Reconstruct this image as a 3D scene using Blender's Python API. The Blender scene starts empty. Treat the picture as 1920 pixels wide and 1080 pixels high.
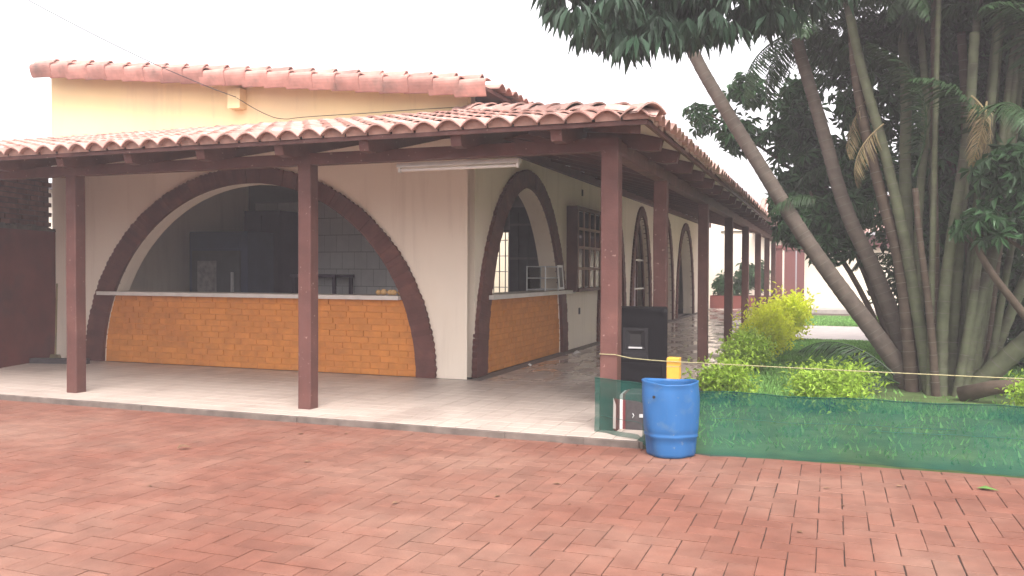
import bpy, math, random
import numpy as np
from mathutils import Matrix, Vector
random.seed(7); rng = np.random.default_rng(7)
R = math.radians
S = bpy.context.scene
COL = S.collection

# ------------------------------------------------------------------ camera, sky, sun, exposure
def make_camera():
    yaw, pitch, roll = R(20.408), R(-1.101), R(0.233)
    fw = Vector((-math.sin(yaw)*math.cos(pitch), math.cos(yaw)*math.cos(pitch), math.sin(pitch)))
    rt = Vector((math.cos(yaw), math.sin(yaw), 0)); up = rt.cross(fw)
    r2 = rt*math.cos(roll) + up*math.sin(roll); u2 = up*math.cos(roll) - rt*math.sin(roll)
    cd = bpy.data.cameras.new('camera'); co = bpy.data.objects.new('camera', cd); COL.objects.link(co)
    m = Matrix((r2, u2, -fw)).transposed().to_4x4(); m.translation = Vector((0, 0, 1.42))
    co.matrix_world = m
    cd.sensor_width = 36; cd.lens = 1609/1920*36; cd.clip_start = .05; cd.clip_end = 2000
    S.camera = co
make_camera()
SUN_DIR = Vector((0.26, -0.48, 0.82)).normalized()      # from the scene towards the sun
w = bpy.data.worlds.new('World'); S.world = w; w.use_nodes = True
nt = w.node_tree; nt.nodes.clear()
sky = nt.nodes.new('ShaderNodeTexSky'); sky.sky_type = 'NISHITA'; sky.sun_disc = False
sky.sun_elevation = math.asin(SUN_DIR.z); sky.sun_rotation = math.atan2(SUN_DIR.x, SUN_DIR.y)
sky.air_density = 1.0; sky.dust_density = 4.0; sky.ozone_density = 1.0
hs = nt.nodes.new('ShaderNodeHueSaturation'); hs.inputs['Saturation'].default_value = 0.12
tint = nt.nodes.new('ShaderNodeMix'); tint.data_type = 'RGBA'; tint.blend_type = 'MULTIPLY'; tint.inputs[0].default_value = 1
tint.inputs[7].default_value = (1.0, .955, .965, 1)
bg = nt.nodes.new('ShaderNodeBackground'); bg.inputs['Strength'].default_value = 0.15
wo = nt.nodes.new('ShaderNodeOutputWorld')
nt.links.new(sky.outputs[0], hs.inputs['Color']); nt.links.new(hs.outputs[0], tint.inputs[6])
nt.links.new(tint.outputs[2], bg.inputs[0]); nt.links.new(bg.outputs[0], wo.inputs[0])
sd = bpy.data.lights.new('sun', 'SUN'); sd.energy = 0.8; sd.angle = R(40); sd.color = (1, .93, .85)
so = bpy.data.objects.new('sun', sd); COL.objects.link(so)
so.rotation_euler = SUN_DIR.to_track_quat('Z', 'Y').to_euler(); so.location = (8, 0, 20)
S.view_settings.view_transform = 'Standard'; S.view_settings.look = 'None'
S.view_settings.exposure = 1.85; S.view_settings.gamma = 1; S.view_settings.use_curve_mapping = False
S.render.engine = 'CYCLES'

# ------------------------------------------------------------------ materials
MATS = {}
def mat(name, col, rough=.7, var=.15, vscale=6, bump=0, bscale=40, island=0, spec=.3, alt=None, altscale=1.2, altlo=.5, althi=.65, detail=4, trans=0, coat=0, specks=None, streak=None):
    """procedural surface: base colour x two noises, optional second colour in patches, per-piece variation, fine bump"""
    m = bpy.data.materials.new(name); m.use_nodes = True; n = m.node_tree.nodes; l = m.node_tree.links
    b = n['Principled BSDF']; b.inputs['Roughness'].default_value = rough
    b.inputs['Specular IOR Level'].default_value = spec
    g = n.new('ShaderNodeNewGeometry')
    nz = n.new('ShaderNodeTexNoise'); nz.inputs['Scale'].default_value = vscale; nz.inputs['Detail'].default_value = detail
    l.new(g.outputs['Position'], nz.inputs['Vector'])
    mp = n.new('ShaderNodeMapRange'); mp.inputs[1].default_value = .3; mp.inputs[2].default_value = .7
    mp.inputs[3].default_value = 1-var; mp.inputs[4].default_value = 1+var
    l.new(nz.outputs['Fac'], mp.inputs[0])
    cur = None
    rgb = n.new('ShaderNodeRGB'); rgb.outputs[0].default_value = (*col, 1); cur = rgb.outputs[0]
    if alt:
        n2 = n.new('ShaderNodeTexNoise'); n2.inputs['Scale'].default_value = altscale; n2.inputs['Detail'].default_value = 6
        n2.inputs['Roughness'].default_value = .62
        l.new(g.outputs['Position'], n2.inputs['Vector'])
        m2 = n.new('ShaderNodeMapRange'); m2.inputs[1].default_value = altlo; m2.inputs[2].default_value = althi
        l.new(n2.outputs['Fac'], m2.inputs[0])
        mx = n.new('ShaderNodeMix'); mx.data_type = 'RGBA'; mx.inputs[7].default_value = (*alt, 1)
        l.new(m2.outputs[0], mx.inputs[0]); l.new(cur, mx.inputs[6]); cur = mx.outputs[2]
    if streak:      # rain streaks: noise stretched along the vertical
        ms_ = n.new('ShaderNodeMapping'); ms_.inputs['Scale'].default_value = (4.5, 4.5, .45); l.new(g.outputs['Position'], ms_.inputs[0])
        ns = n.new('ShaderNodeTexNoise'); ns.inputs['Scale'].default_value = 1.0; ns.inputs['Detail'].default_value = 7; ns.inputs['Roughness'].default_value = .65; l.new(ms_.outputs[0], ns.inputs['Vector'])
        rs = n.new('ShaderNodeMapRange'); rs.inputs[1].default_value = .52; rs.inputs[2].default_value = .78; rs.inputs[4].default_value = .55; l.new(ns.outputs['Fac'], rs.inputs[0])
        mx = n.new('ShaderNodeMix'); mx.data_type = 'RGBA'; mx.inputs[7].default_value = (*streak, 1); l.new(rs.outputs[0], mx.inputs[0]); l.new(cur, mx.inputs[6]); cur = mx.outputs[2]
    if specks:      # chips and scuffs
        ns = n.new('ShaderNodeTexNoise'); ns.inputs['Scale'].default_value = 26; ns.inputs['Detail'].default_value = 4; l.new(g.outputs['Position'], ns.inputs['Vector'])
        rs = n.new('ShaderNodeMapRange'); rs.inputs[1].default_value = .68; rs.inputs[2].default_value = .72; l.new(ns.outputs['Fac'], rs.inputs[0])
        mx = n.new('ShaderNodeMix'); mx.data_type = 'RGBA'; mx.inputs[7].default_value = (*specks, 1); l.new(rs.outputs[0], mx.inputs[0]); l.new(cur, mx.inputs[6]); cur = mx.outputs[2]
    val = mp.outputs[0]
    if island:
        src = n.new('ShaderNodeObjectInfo')
        ad = n.new('ShaderNodeMath'); ad.operation = 'ADD'
        l.new(src.outputs['Random'], ad.inputs[0]); l.new(g.outputs['Random Per Island'], ad.inputs[1])
        fr = n.new('ShaderNodeMath'); fr.operation = 'FRACT'; l.new(ad.outputs[0], fr.inputs[0])
        mi = n.new('ShaderNodeMapRange'); mi.inputs[3].default_value = 1-island; mi.inputs[4].default_value = 1+island
        l.new(fr.outputs[0], mi.inputs[0])
        mu = n.new('ShaderNodeMath'); mu.operation = 'MULTIPLY'; l.new(val, mu.inputs[0]); l.new(mi.outputs[0], mu.inputs[1]); val = mu.outputs[0]
    vm = n.new('ShaderNodeVectorMath'); vm.operation = 'SCALE'
    l.new(cur, vm.inputs[0]); l.new(val, vm.inputs['Scale'])
    l.new(vm.outputs[0], b.inputs['Base Color'])
    if bump:
        nb = n.new('ShaderNodeTexNoise'); nb.inputs['Scale'].default_value = bscale; nb.inputs['Detail'].default_value = 5
        l.new(g.outputs['Position'], nb.inputs['Vector'])
        bp = n.new('ShaderNodeBump'); bp.inputs['Strength'].default_value = bump; bp.inputs['Distance'].default_value = .01
        l.new(nb.outputs['Fac'], bp.inputs['Height']); l.new(bp.outputs[0], b.inputs['Normal'])
    if trans:
        tr = n.new('ShaderNodeBsdfTranslucent'); l.new(vm.outputs[0], tr.inputs[0])
        ms = n.new('ShaderNodeMixShader'); ms.inputs[0].default_value = trans
        out = n['Material Output']; l.new(b.outputs[0], ms.inputs[1]); l.new(tr.outputs[0], ms.inputs[2]); l.new(ms.outputs[0], out.inputs[0])
    if coat: b.inputs['Coat Weight'].default_value = coat
    MATS[name] = m
    return m
mat('paver', (.168, .068, .046), .85, .14, 6, .35, 60, .08, alt=(.215, .118, .086), altscale=.6, altlo=.42, althi=.68)
mat('joint', (.042, .026, .021), .95, .3, 14)
mat('soil', (.085, .06, .042), .95, .3, 5, .4, 20)
mat('lawn_soil', (.09, .14, .045), .95, .3, 5)
mat('concrete', (.36, .33, .30), .85, .2, 3, .2, 40, alt=(.22, .2, .18), altscale=1.5)
mat('kerb_cement', (.125, .10, .085), .9, .3, 7, .3, 50)
mat('grout', (.19, .16, .14), .9, .15, 9)
mat('plaster', (.83, .735, .615), .85, .04, 1.2, .1, 25, alt=(.78, .68, .56), altscale=.6, streak=(.62, .52, .42))
mat('plaster_upper', (.80, .62, .34), .85, .05, 1.0, .08, 25, alt=(.76, .58, .34), altscale=.7, streak=(.55, .41, .25))
mat('brown_paint', (.112, .042, .034), .7, .16, 5, .3, 35, .10, alt=(.135, .055, .042), altscale=2.5)
mat('wood_brown', (.098, .040, .033), .6, .18, 5, .2, 40, .10, alt=(.135, .06, .048), altscale=2.2, altlo=.5, althi=.75, specks=(.26, .17, .14))
mat('wood_tan', (.26, .15, .11), .6, .15, 6, .1, 30)
mat('orange_brick', (.60, .235, .052), .75, .10, 8, .35, 45, .06, alt=(.54, .205, .05), altscale=1.4)
mat('orange_mortar', (.56, .212, .047), .85, .15, 10, .2, 45)
mat('slab_white', (.62, .58, .53), .5, .08, 5)
mat('roof_clay', (.385, .215, .178), .9, .18, 7, .3, 50, .13, alt=(.46, .32, .275), altscale=1.6, altlo=.4, althi=.65)
mat('roof_clay_old', (.40, .21, .175), .85, .22, 6, .3, 40, .18, alt=(.20, .15, .13), altscale=2.2, altlo=.52, althi=.70)
mat('mortar_fill', (.33, .20, .16), .95, .2, 12, .3, 50)
mat('soffit', (.55, .49, .43), .8, .1, 3)
mat('tube_white', (.75, .74, .70), .35, .03, 5)
mat('lamp_metal', (.66, .65, .60), .4, .08, 8)
mat('wall_tile', (.75, .74, .73), .25, .05, 4, 0, 0, .05, spec=.5)
mat('tile_grout', (.22, .21, .2), .9, .1, 5)
mat('room_paint', (.68, .66, .68), .85, .08, 3)
mat('dark_door', (.08, .08, .09), .5, .15, 6)
mat('fridge_blue', (.06, .075, .13), .35, .1, 3)
mat('poster_pale', (.30, .28, .27), .5, .5, 9)
mat('cabinet_purple', (.09, .055, .10), .5, .1, 3)
mat('iron', (.14, .13, .13), .5, .15, 12)
mat('steel', (.55, .55, .55), .3, .08, 12, spec=.6)
mat('speaker_black', (.006, .0055, .007), .85, .2, 60, .15, 300, spec=.15)
mat('speaker_horn', (.012, .011, .013), .6, .1, 20)
mat('grey_dark', (.07, .06, .062), .6, .2, 20, .1, 60)
mat('red_plain', (.22, .05, .055), .5, .1, 6)
mat('white_plain', (.72, .71, .69), .5, .06, 6)
mat('barrel_blue', (.022, .105, .27), .45, .07, 3, .04, 10, alt=(.07, .14, .24), altscale=7, altlo=.58, althi=.78, specks=(.12, .17, .24))
mat('stake_yellow', (.62, .33, .045), .7, .12, 12, .1, 40)
mat('rope', (.33, .30, .16), .8, .2, 40)
mat('wire_black', (.02, .018, .018), .6, .1, 5)
mat('red_wall', (.145, .038, .03), .8, .15, 2.5, .15, 20, alt=(.10, .034, .03), altscale=1.2)
mat('raw_brick', (.16, .072, .055), .95, .25, 8, .4, 40, .25)
mat('raw_mortar', (.09, .065, .055), .95, .2, 10)
mat('far_wall', (.76, .68, .54), .85, .04, 1)
mat('far_red', (.15, .05, .044), .7, .08, 2)
mat('planter_red', (.17, .052, .042), .7, .12, 3)
mat('path_stone', (.40, .36, .34), .8, .12, 4)
mat('fruit', (.62, .40, .17), .6, .15, 20, .1, 60, .12)
mat('leaf_dry', (.17, .095, .055), .8, .3, 30)
mat('leaf_fresh', (.08, .16, .035), .6, .2, 30)
mat('bark_palm', (.115, .092, .075), .9, .2, 9, .4, 30, alt=(.10, .078, .06), altscale=1.6)
mat('bark_dark', (.085, .062, .045), .9, .25, 8, .4, 30)
mat('stem_green', (.105, .115, .065), .7, .25, 6, .2, 30, alt=(.065, .058, .04), altscale=1.8)
mat('ring_pale', (.13, .12, .095), .8, .15, 12)
mat('leaf_mango', (.022, .05, .027), .6, .2, 3, island=.4, trans=.18)
mat('leaf_schefflera', (.045, .11, .042), .4, .2, 2.5, island=.45, trans=.22, spec=.4)
mat('leaf_frond', (.034, .072, .027), .5, .2, 2.5, island=.35, trans=.25)
mat('leaf_frond_dry', (.24, .19, .10), .8, .2, 4, island=.3, trans=.1)
mat('leaf_deep', (.034, .075, .03), .6, .25, 1.5, island=.45, trans=.15)
mat('leaf_far', (.05, .10, .04), .6, .2, 2, island=.4, trans=.2)
mat('leaf_gold', (.82, .88, .07), .5, .1, 5, island=.15, trans=.5)
mat('leaf_lime', (.36, .52, .07), .5, .2, 5, island=.35, trans=.38)
mat('leaf_planter', (.04, .10, .035), .4, .2, 3, island=.4, trans=.15)
mat('grass', (.18, .36, .09), .7, .25, 1.2, island=.35, trans=.2)
def floor_mat():
    m = mat('floor_tile', (.45, .38, .33), .42, .06, 2.5, 0, 0, .035, spec=.35, alt=(.36, .295, .255), altscale=1.1)
    n = m.node_tree.nodes; l = m.node_tree.links; b = n['Principled BSDF']
    g = n.new('ShaderNodeNewGeometry'); sx = n.new('ShaderNodeSeparateXYZ'); l.new(g.outputs['Position'], sx.inputs[0])
    nz = n.new('ShaderNodeTexNoise'); nz.inputs['Scale'].default_value = 1.4; nz.inputs['Detail'].default_value = 3
    mp = n.new('ShaderNodeMapping'); mp.inputs['Scale'].default_value = (1.6, .8, 1); l.new(g.outputs['Position'], mp.inputs[0]); l.new(mp.outputs[0], nz.inputs['Vector'])
    r1 = n.new('ShaderNodeMapRange'); r1.inputs[1].default_value = 9.6; r1.inputs[2].default_value = 11.5; l.new(sx.outputs['Y'], r1.inputs[0])
    r2 = n.new('ShaderNodeMapRange'); r2.inputs[1].default_value = .44; r2.inputs[2].default_value = .54; l.new(nz.outputs['Fac'], r2.inputs[0])
    mu = n.new('ShaderNodeMath'); mu.operation = 'MULTIPLY'; l.new(r1.outputs[0], mu.inputs[0]); l.new(r2.outputs[0], mu.inputs[1])
    ro = n.new('ShaderNodeMapRange'); ro.inputs[3].default_value = .42; ro.inputs[4].default_value = .07; l.new(mu.outputs[0], ro.inputs[0])
    l.new(ro.outputs[0], b.inputs['Roughness'])
    sp = n.new('ShaderNodeMapRange'); sp.inputs[3].default_value = .35; sp.inputs[4].default_value = .8; l.new(mu.outputs[0], sp.inputs[0])
    l.new(sp.outputs[0], b.inputs['Specular IOR Level'])
floor_mat()
def glass_mat():
    m = bpy.data.materials.new('pane_glass'); m.use_nodes = True; n = m.node_tree.nodes; l = m.node_tree.links
    n.remove(n['Principled BSDF']); out = n['Material Output']
    t = n.new('ShaderNodeBsdfTransparent'); t.inputs[0].default_value = (.93, .94, .94, 1)
    g = n.new('ShaderNodeBsdfGlossy'); g.inputs['Roughness'].default_value = .03
    fr = n.new('ShaderNodeFresnel'); fr.inputs[0].default_value = 1.22
    mx = n.new('ShaderNodeMixShader'); l.new(fr.outputs[0], mx.inputs[0]); l.new(t.outputs[0], mx.inputs[1]); l.new(g.outputs[0], mx.inputs[2]); l.new(mx.outputs[0], out.inputs[0])
    MATS['glass'] = m
glass_mat()
def net_mat():
    m = bpy.data.materials.new('net_green'); m.use_nodes = True; n = m.node_tree.nodes; l = m.node_tree.links
    n.remove(n['Principled BSDF']); out = n['Material Output']
    t = n.new('ShaderNodeBsdfTransparent'); d = n.new('ShaderNodeBsdfDiffuse'); d.inputs[0].default_value = (.02, .118, .093, 1)
    tl = n.new('ShaderNodeBsdfTranslucent'); tl.inputs[0].default_value = (.02, .118, .093, 1)
    a = n.new('ShaderNodeMixShader'); a.inputs[0].default_value = .35; l.new(d.outputs[0], a.inputs[1]); l.new(tl.outputs[0], a.inputs[2])
    g = n.new('ShaderNodeNewGeometry'); nz = n.new('ShaderNodeTexNoise'); nz.inputs['Scale'].default_value = 4; nz.inputs['Detail'].default_value = 6
    mpg = n.new('ShaderNodeMapping'); mpg.inputs['Scale'].default_value = (.6, 1, 3); l.new(g.outputs['Position'], mpg.inputs[0]); l.new(mpg.outputs[0], nz.inputs['Vector'])
    r = n.new('ShaderNodeMapRange'); r.inputs[1].default_value = .3; r.inputs[2].default_value = .7; r.inputs[3].default_value = .56; r.inputs[4].default_value = .76
    l.new(nz.outputs['Fac'], r.inputs[0])
    mx = n.new('ShaderNodeMixShader'); l.new(r.outputs[0], mx.inputs[0]); l.new(t.outputs[0], mx.inputs[1]); l.new(a.outputs[0], mx.inputs[2]); l.new(mx.outputs[0], out.inputs[0])
    MATS['net'] = m
net_mat()
mat('net_seam', (.012, .075, .062), .8, .1, 8)

# ------------------------------------------------------------------ helpers
class MB:
    def __init__(s): s.v = []; s.f = []
    def add(s, vs, fs):
        o = len(s.v); s.v += [tuple(map(float, p)) for p in vs]; s.f += [tuple(i+o for i in q) for q in fs]; return s
    def box(s, x0, x1, y0, y1, z0, z1):
        return s.add([(x0,y0,z0),(x1,y0,z0),(x1,y1,z0),(x0,y1,z0),(x0,y0,z1),(x1,y0,z1),(x1,y1,z1),(x0,y1,z1)],
                     [(0,3,2,1),(4,5,6,7),(0,1,5,4),(1,2,6,5),(2,3,7,6),(3,0,4,7)])
    def cbox(s, x0, x1, y0, y1, z0, z1, c=.004):
        """box with a chamfered top"""
        return s.add([(x0,y0,z0),(x1,y0,z0),(x1,y1,z0),(x0,y1,z0),(x0,y0,z1-c),(x1,y0,z1-c),(x1,y1,z1-c),(x0,y1,z1-c),
                      (x0+c,y0+c,z1),(x1-c,y0+c,z1),(x1-c,y1-c,z1),(x0+c,y1-c,z1)],
                     [(0,1,5,4),(1,2,6,5),(2,3,7,6),(3,0,4,7),(4,5,9,8),(5,6,10,9),(6,7,11,10),(7,4,8,11),(8,9,10,11)])
    def hexa(s, p):
        """8 points: bottom ring then top ring"""
        return s.add(p, [(0,3,2,1),(4,5,6,7),(0,1,5,4),(1,2,6,5),(2,3,7,6),(3,0,4,7)])
    def tube(s, pts, rad, n=8, cap=True):
        pts = [Vector(p) for p in pts]
        if not hasattr(rad, '__len__'): rad = [rad]*len(pts)
        o = len(s.v); prev = None
        for i, p in enumerate(pts):
            t = (pts[min(i+1, len(pts)-1)] - pts[max(i-1, 0)]).normalized()
            if prev is None:
                a = Vector((0,0,1)) if abs(t.z) < .9 else Vector((1,0,0)); u = t.cross(a).normalized()
            else: u = (prev - t*prev.dot(t)).normalized()
            prev = u; v = t.cross(u)
            for k in range(n):
                a = 2*math.pi*k/n; q = p + (u*math.cos(a) + v*math.sin(a))*rad[i]; s.v.append(tuple(q))
        for i in range(len(pts)-1):
            for k in range(n):
                a, b = o+i*n+k, o+i*n+(k+1) % n
                s.f.append((a, b, b+n, a+n))
        if cap:
            s.f.append(tuple(o+k for k in reversed(range(n)))); e = o+(len(pts)-1)*n; s.f.append(tuple(e+k for k in range(n)))
        return s
    def lathe(s, prof, n=24, cx=0, cy=0, sx=1, sy=1):
        o = len(s.v)
        for r, z in prof:
            for k in range(n):
                a = 2*math.pi*k/n; s.v.append((cx+r*math.cos(a)*sx, cy+r*math.sin(a)*sy, z))
        for i in range(len(prof)-1):
            for k in range(n):
                a, b = o+i*n+k, o+i*n+(k+1) % n; s.f.append((a, b, b+n, a+n))
        return s
    def mesh(s, name, m=None, smooth=False):
        me = bpy.data.meshes.new(name); me.from_pydata(s.v, [], s.f); me.update()
        if m: me.materials.append(MATS[m])
        if smooth: me.polygons.foreach_set('use_smooth', [True]*len(me.polygons))
        return me
    def build(s, name, m, parent=None, smooth=False):
        return obj(name, s.mesh(name, m, smooth), parent)
def obj(name, me, parent=None, matrix=None):
    o = bpy.data.objects.new(name, me); COL.objects.link(o)
    if parent: o.parent = parent
    if matrix is not None: o.matrix_local = matrix
    return o
def npmesh(name, V, F, m, smooth=False):
    me = bpy.data.meshes.new(name); me.from_pydata(np.asarray(V).tolist(), [], np.asarray(F).tolist() if not isinstance(F, list) else F); me.update()
    me.materials.append(MATS[m])
    if smooth: me.polygons.foreach_set('use_smooth', [True]*len(me.polygons))
    return me
def tag(o, label, cat, group=None):
    o['label'] = label; o['category'] = cat
    if group: o['group'] = group
    return o
def thing(name, label, cat, loc=(0,0,0), group=None, rz=0):
    o = bpy.data.objects.new(name, None); COL.objects.link(o); o.location = loc; o.rotation_euler.z = rz
    o.empty_display_size = .2
    return tag(o, label, cat, group)
def struct(o): o['kind'] = 'structure'; return o
def stuff(o): o['kind'] = 'stuff'; return o
def join_np(meshes_mats, name, m, smooth=False):
    """one mesh from many (mesh, matrix) pairs"""
    V = []; F = []; o = 0; cache = {}
    for me, M in meshes_mats:
        if me.name not in cache:
            a = np.empty(len(me.vertices)*3); me.vertices.foreach_get('co', a)
            cache[me.name] = (a.reshape(-1, 3), [tuple(p.vertices) for p in me.polygons])
        co, fs = cache[me.name]; Mn = np.array(M)
        V.append(co @ Mn[:3, :3].T + Mn[:3, 3]); F += [tuple(i+o for i in q) for q in fs]; o += len(co)
    return npmesh(name, np.concatenate(V), F, m, smooth)

# ================================================================== GROUND
def glare_haze():  # thin volume added to lift the blacks the way lens glare does
    m = bpy.data.materials.new('glare_haze_air'); m.use_nodes = True; n = m.node_tree.nodes; n.remove(n['Principled BSDF'])
    v = n.new('ShaderNodeVolumePrincipled'); v.inputs['Color'].default_value = (.93, .88, .90, 1); v.inputs['Density'].default_value = .0055; v.inputs['Anisotropy'].default_value = .2
    m.node_tree.links.new(v.outputs[0], n['Material Output'].inputs['Volume']); MATS['glare_haze'] = m
    o = MB().box(-95, 95, -15, 155, -1.14, 8.4).build('glare_haze', 'glare_haze'); o['kind'] = 'stuff'
glare_haze()
GZ = -.062
ground = struct(MB().add([(-90,-12,-.14),(90,-12,-.14),(90,150,-.14),(-90,150,-.14)], [(0,1,2,3)]).build('ground', 'soil'))
paving = struct(MB().box(-14, 9, -3, 7.085, -.135, GZ-.007).build('paving', 'joint'))
def build_paving():
    wd = .14; ox, oy = -2.86, 4.48; gap = .0017
    base = {}
    for v in range(3):
        g = gap + v*.0007
        gy = g+.0030
        base['H', v] = MB().cbox(g, 2*wd-g, gy, wd-gy, -.03, 0,   .0015+.0006*v).mesh('brick', 'paver')
        base['V', v] = MB().cbox(g, wd-g, gy, 2*wd-gy, -.03, 0, .0015+.0006*v).mesh('brick', 'paver')
    items = []
    for i in range(-78, 60):
        for j in range(-42, 21):
            k = (i-j) % 4
            if k not in (0, 3): continue
            x, y = ox+i*wd, oy+j*wd
            if x < -11.5 or x > 5 or y < -1.0: continue
            t = 'H' if k == 0 else 'V'
            ln = wd if t == 'H' else 2*wd; fy = min(1, (7.095-y)/ln)      # bricks along the far edge are cut to fit
            if fy < .12: continue
            M = Matrix.Translation((x + random.uniform(-.0015, .0015), y + random.uniform(-.0015, .0015), GZ + random.uniform(-.0012, .0012)))
            M = M @ Matrix.Rotation(random.uniform(-.005, .005), 4, 'X') @ Matrix.Rotation(random.uniform(-.005, .005), 4, 'Y') @ Matrix.Rotation(random.uniform(-.006, .006), 4, 'Z')
            if fy < 1: M = M @ Matrix.Diagonal((1, fy, 1, 1))
            # distance and whether it lies in the view wedge
            fx = -.349*x + .937*y; rx = .937*x + .349*y
            vis = fx > 3.35 and abs(rx) < fx*.60
            items.append((0 if vis else 1, fx, t, M))
    items.sort(key=lambda q: (q[0], q[1]))
    for q in items[:300]: obj('brick', base[q[2], random.randrange(3)], paving, q[3])
    me = join_np([(base[q[2], random.randrange(3)], q[3]) for q in items[300:]], 'bricks_beyond', 'paver')
    stuff(obj('bricks_beyond', me, paving))
build_paving()

TX0, TX1, TY0 = -11.2, -1.52, 7.12      # terrace extents
terrace = struct(MB().add([(-11.05,TY0,-.006),(TX1,TY0,-.006),(TX1,36.2,-.006),(-4.46,36.2,-.006),(-4.46,10.4,-.006),(-11.8,10.4,-.006),
                           (-11.05,TY0,-.14),(TX1,TY0,-.14),(TX1,36.2,-.14),(-4.46,36.2,-.14),(-4.46,10.4,-.14),(-11.8,10.4,-.14)],
                          [(0,1,2,3,4,5),(0,6,7,1),(1,7,8,2),(2,8,9,3),(3,9,10,4),(4,10,11,5),(5,11,6,0)]).build('terrace_floor', 'grout'))
def build_terrace():
    p = .21; me = MB().cbox(.003, p-.003, .0042, p-.0042, -.0055, 0, .0015).mesh('floor_tile', 'floor_tile')
    items = []
    nx = int((TX1+11.2)/p)
    for i in range(nx+1):
        x = TX1 - (i+1)*p
        for j in range(140):
            y = TY0+.004 + j*p
            if y > 10.27 and x < -4.45: continue
            if y+p > 36.2: continue
            if x < -11.05 - (y-TY0)*.2: continue
            d = math.hypot(x, y)
            items.append((d, x, y))
    items.sort()
    for d, x, y in items[:300]:
        obj('floor_tile', me, terrace, Matrix.Translation((x, y, random.uniform(-.0008, .0008))))
    mm = join_np([(me, Matrix.Translation((x, y, random.uniform(-.0008, .0008)))) for d, x, y in items[300:]], 'floor_tiles_beyond', 'floor_tile')
    stuff(obj('floor_tiles_beyond', mm, terrace))
    k = MB()
    xs = np.linspace(-10.9, TX1+.02, 40); 
    for a, b in zip(xs[:-1], xs[1:]):
        oy = random.uniform(-.006, .006)
        k.hexa([(a,TY0-.03+oy,-.13),(b,TY0-.03+oy,-.13),(b,TY0-.001,-.13),(a,TY0-.001,-.13),(a,TY0-.026+oy,-.010),(b,TY0-.026+oy,-.010),(b,TY0-.001,-.004),(a,TY0-.001,-.004)])
    k.build('edge_strip', 'kerb_cement', terrace)
    MB().box(TX1+.001, TX1+.05, TY0, 36.2, -.13, -.008).build('edge_strip', 'kerb_cement', terrace)
build_terrace()

# lawn, path, far lawn
lawn = struct(MB().add([(TX1+.05,7.10,-.1),(14,7.10,-.1),(14,19.9,-.06),(TX1+.05,19.9,-.06)], [(0,1,2,3)]).build('lawn', 'lawn_soil'))
path = struct(MB().box(TX1+.051, 14, 19.9, 24.9, -.13, -.03).build('garden_path', 'path_stone'))
lawn2 = struct(MB().add([(TX1+.05,24.9,-.06),(16,24.9,-.06),(16,31,-.05),(TX1+.05,31,-.05)], [(0,1,2,3)]).build('far_lawn', 'lawn_soil'))
def grass(name, x0, x1, y0, y1, n, h, dens=None, zf=lambda x, y: -.1+.04*(y-7.1)/12.8):
    X = rng.uniform(x0, x1, n); Y = y0 + (y1-y0)*rng.uniform(0, 1, n)
    if dens is not None:
        keep = dens(X, Y) > rng.uniform(0, 1, n); X, Y = X[keep], Y[keep]; n = len(X)
    Z = zf(X, Y); a = rng.uniform(0, 2*np.pi, n); hh = h*rng.uniform(.5, 1.2, n); wd = rng.uniform(.004, .009, n)*(1+Y/14)
    ln = rng.normal(0, .5, (n, 2))*hh[:, None]
    V = np.zeros((n, 3, 3))
    V[:, 0] = np.stack([X-wd*np.cos(a), Y-wd*np.sin(a), Z], 1); V[:, 1] = np.stack([X+wd*np.cos(a), Y+wd*np.sin(a), Z], 1)
    V[:, 2] = np.stack([X+ln[:, 0], Y+ln[:, 1], Z+hh], 1)
    F = np.arange(3*n).reshape(n, 3)
    o = stuff(obj(name, npmesh(name, V.reshape(-1, 3), F, 'grass')))
    return o
def shade_density(X, Y):   # bare earth under the palm clump
    return np.clip((np.hypot((X-1.3)/1.3, (Y-12)/1.6)-.75)*1.6, .03, 1) * np.where(Y < 10.0, .09, 1)
g = grass('lawn_grass', TX1+.06, 5.5, 7.55, 19.85, 150000, .055, shade_density); tag(g, 'short green lawn grass behind the green netting', 'grass')
g = grass('far_lawn_grass', TX1+.06, 9, 25, 30.9, 30000, .05, None, lambda x, y: -.055+0*x); tag(g, 'strip of green grass in front of the far cream wall', 'grass')

# ================================================================== HOUSE
YW, XW = 10.31, -4.46
HL = -11.68
house = thing('house', 'cream plastered house with brown brick arches and orange brick serving counters', 'house', (HL, YW, 0))
HM = Matrix.Translation((-HL, -YW, 0))
def H(o):            # keep world coordinates under the house empty
    o.matrix_parent_inverse = HM; return o
def zgable(x): return 3.705 + .108*(-4.08 - x)
def ell(u, c, a, b):
    t = (u-c)/a
    return b*math.sqrt(max(0, 1-t*t)) if abs(t) < 1 else 0
def arch_wall(mb, u0, u1, top, ops, p_out, p_in, put, nseg=40):
    """wall along u with elliptical openings (c,a,b); put(u,depth,z)->point; p_out/p_in the two faces"""
    us = {u0, u1}
    for c, a, b in ops:
        for k in range(nseg+1): us.add(round(c - a*math.cos(math.pi*k/nseg), 5))
    us = sorted(us)
    lo = lambda u: max([ell(u, *o) for o in ops] + [0])
    for a, b in zip(us[:-1], us[1:]):
        m = (a+b)/2; inside = any(abs(m-o[0]) < o[1] for o in ops)
        za, zb = (lo(a), lo(b)) if inside else (0, 0)
        q = [put(a, p_out, za), put(b, p_out, zb), put(b, p_out, top(b)), put(a, p_out, top(a)),
             put(a, p_in, za), put(b, p_in, zb), put(b, p_in, top(b)), put(a, p_in, top(a))]
        mb.add(q, [(0,1,2,3), (5,4,7,6), (3,2,6,7)] + ([(0,4,5,1)] if inside else []))
    return mb
FO, FI = (-7.925, 3.02, 2.90), (-7.89, 2.71, 2.675)      # front arch, outer and inner ellipse
SO, SI = (12.63, 2.105, 2.98), (12.67, 1.76, 2.72)       # first side arch
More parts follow.
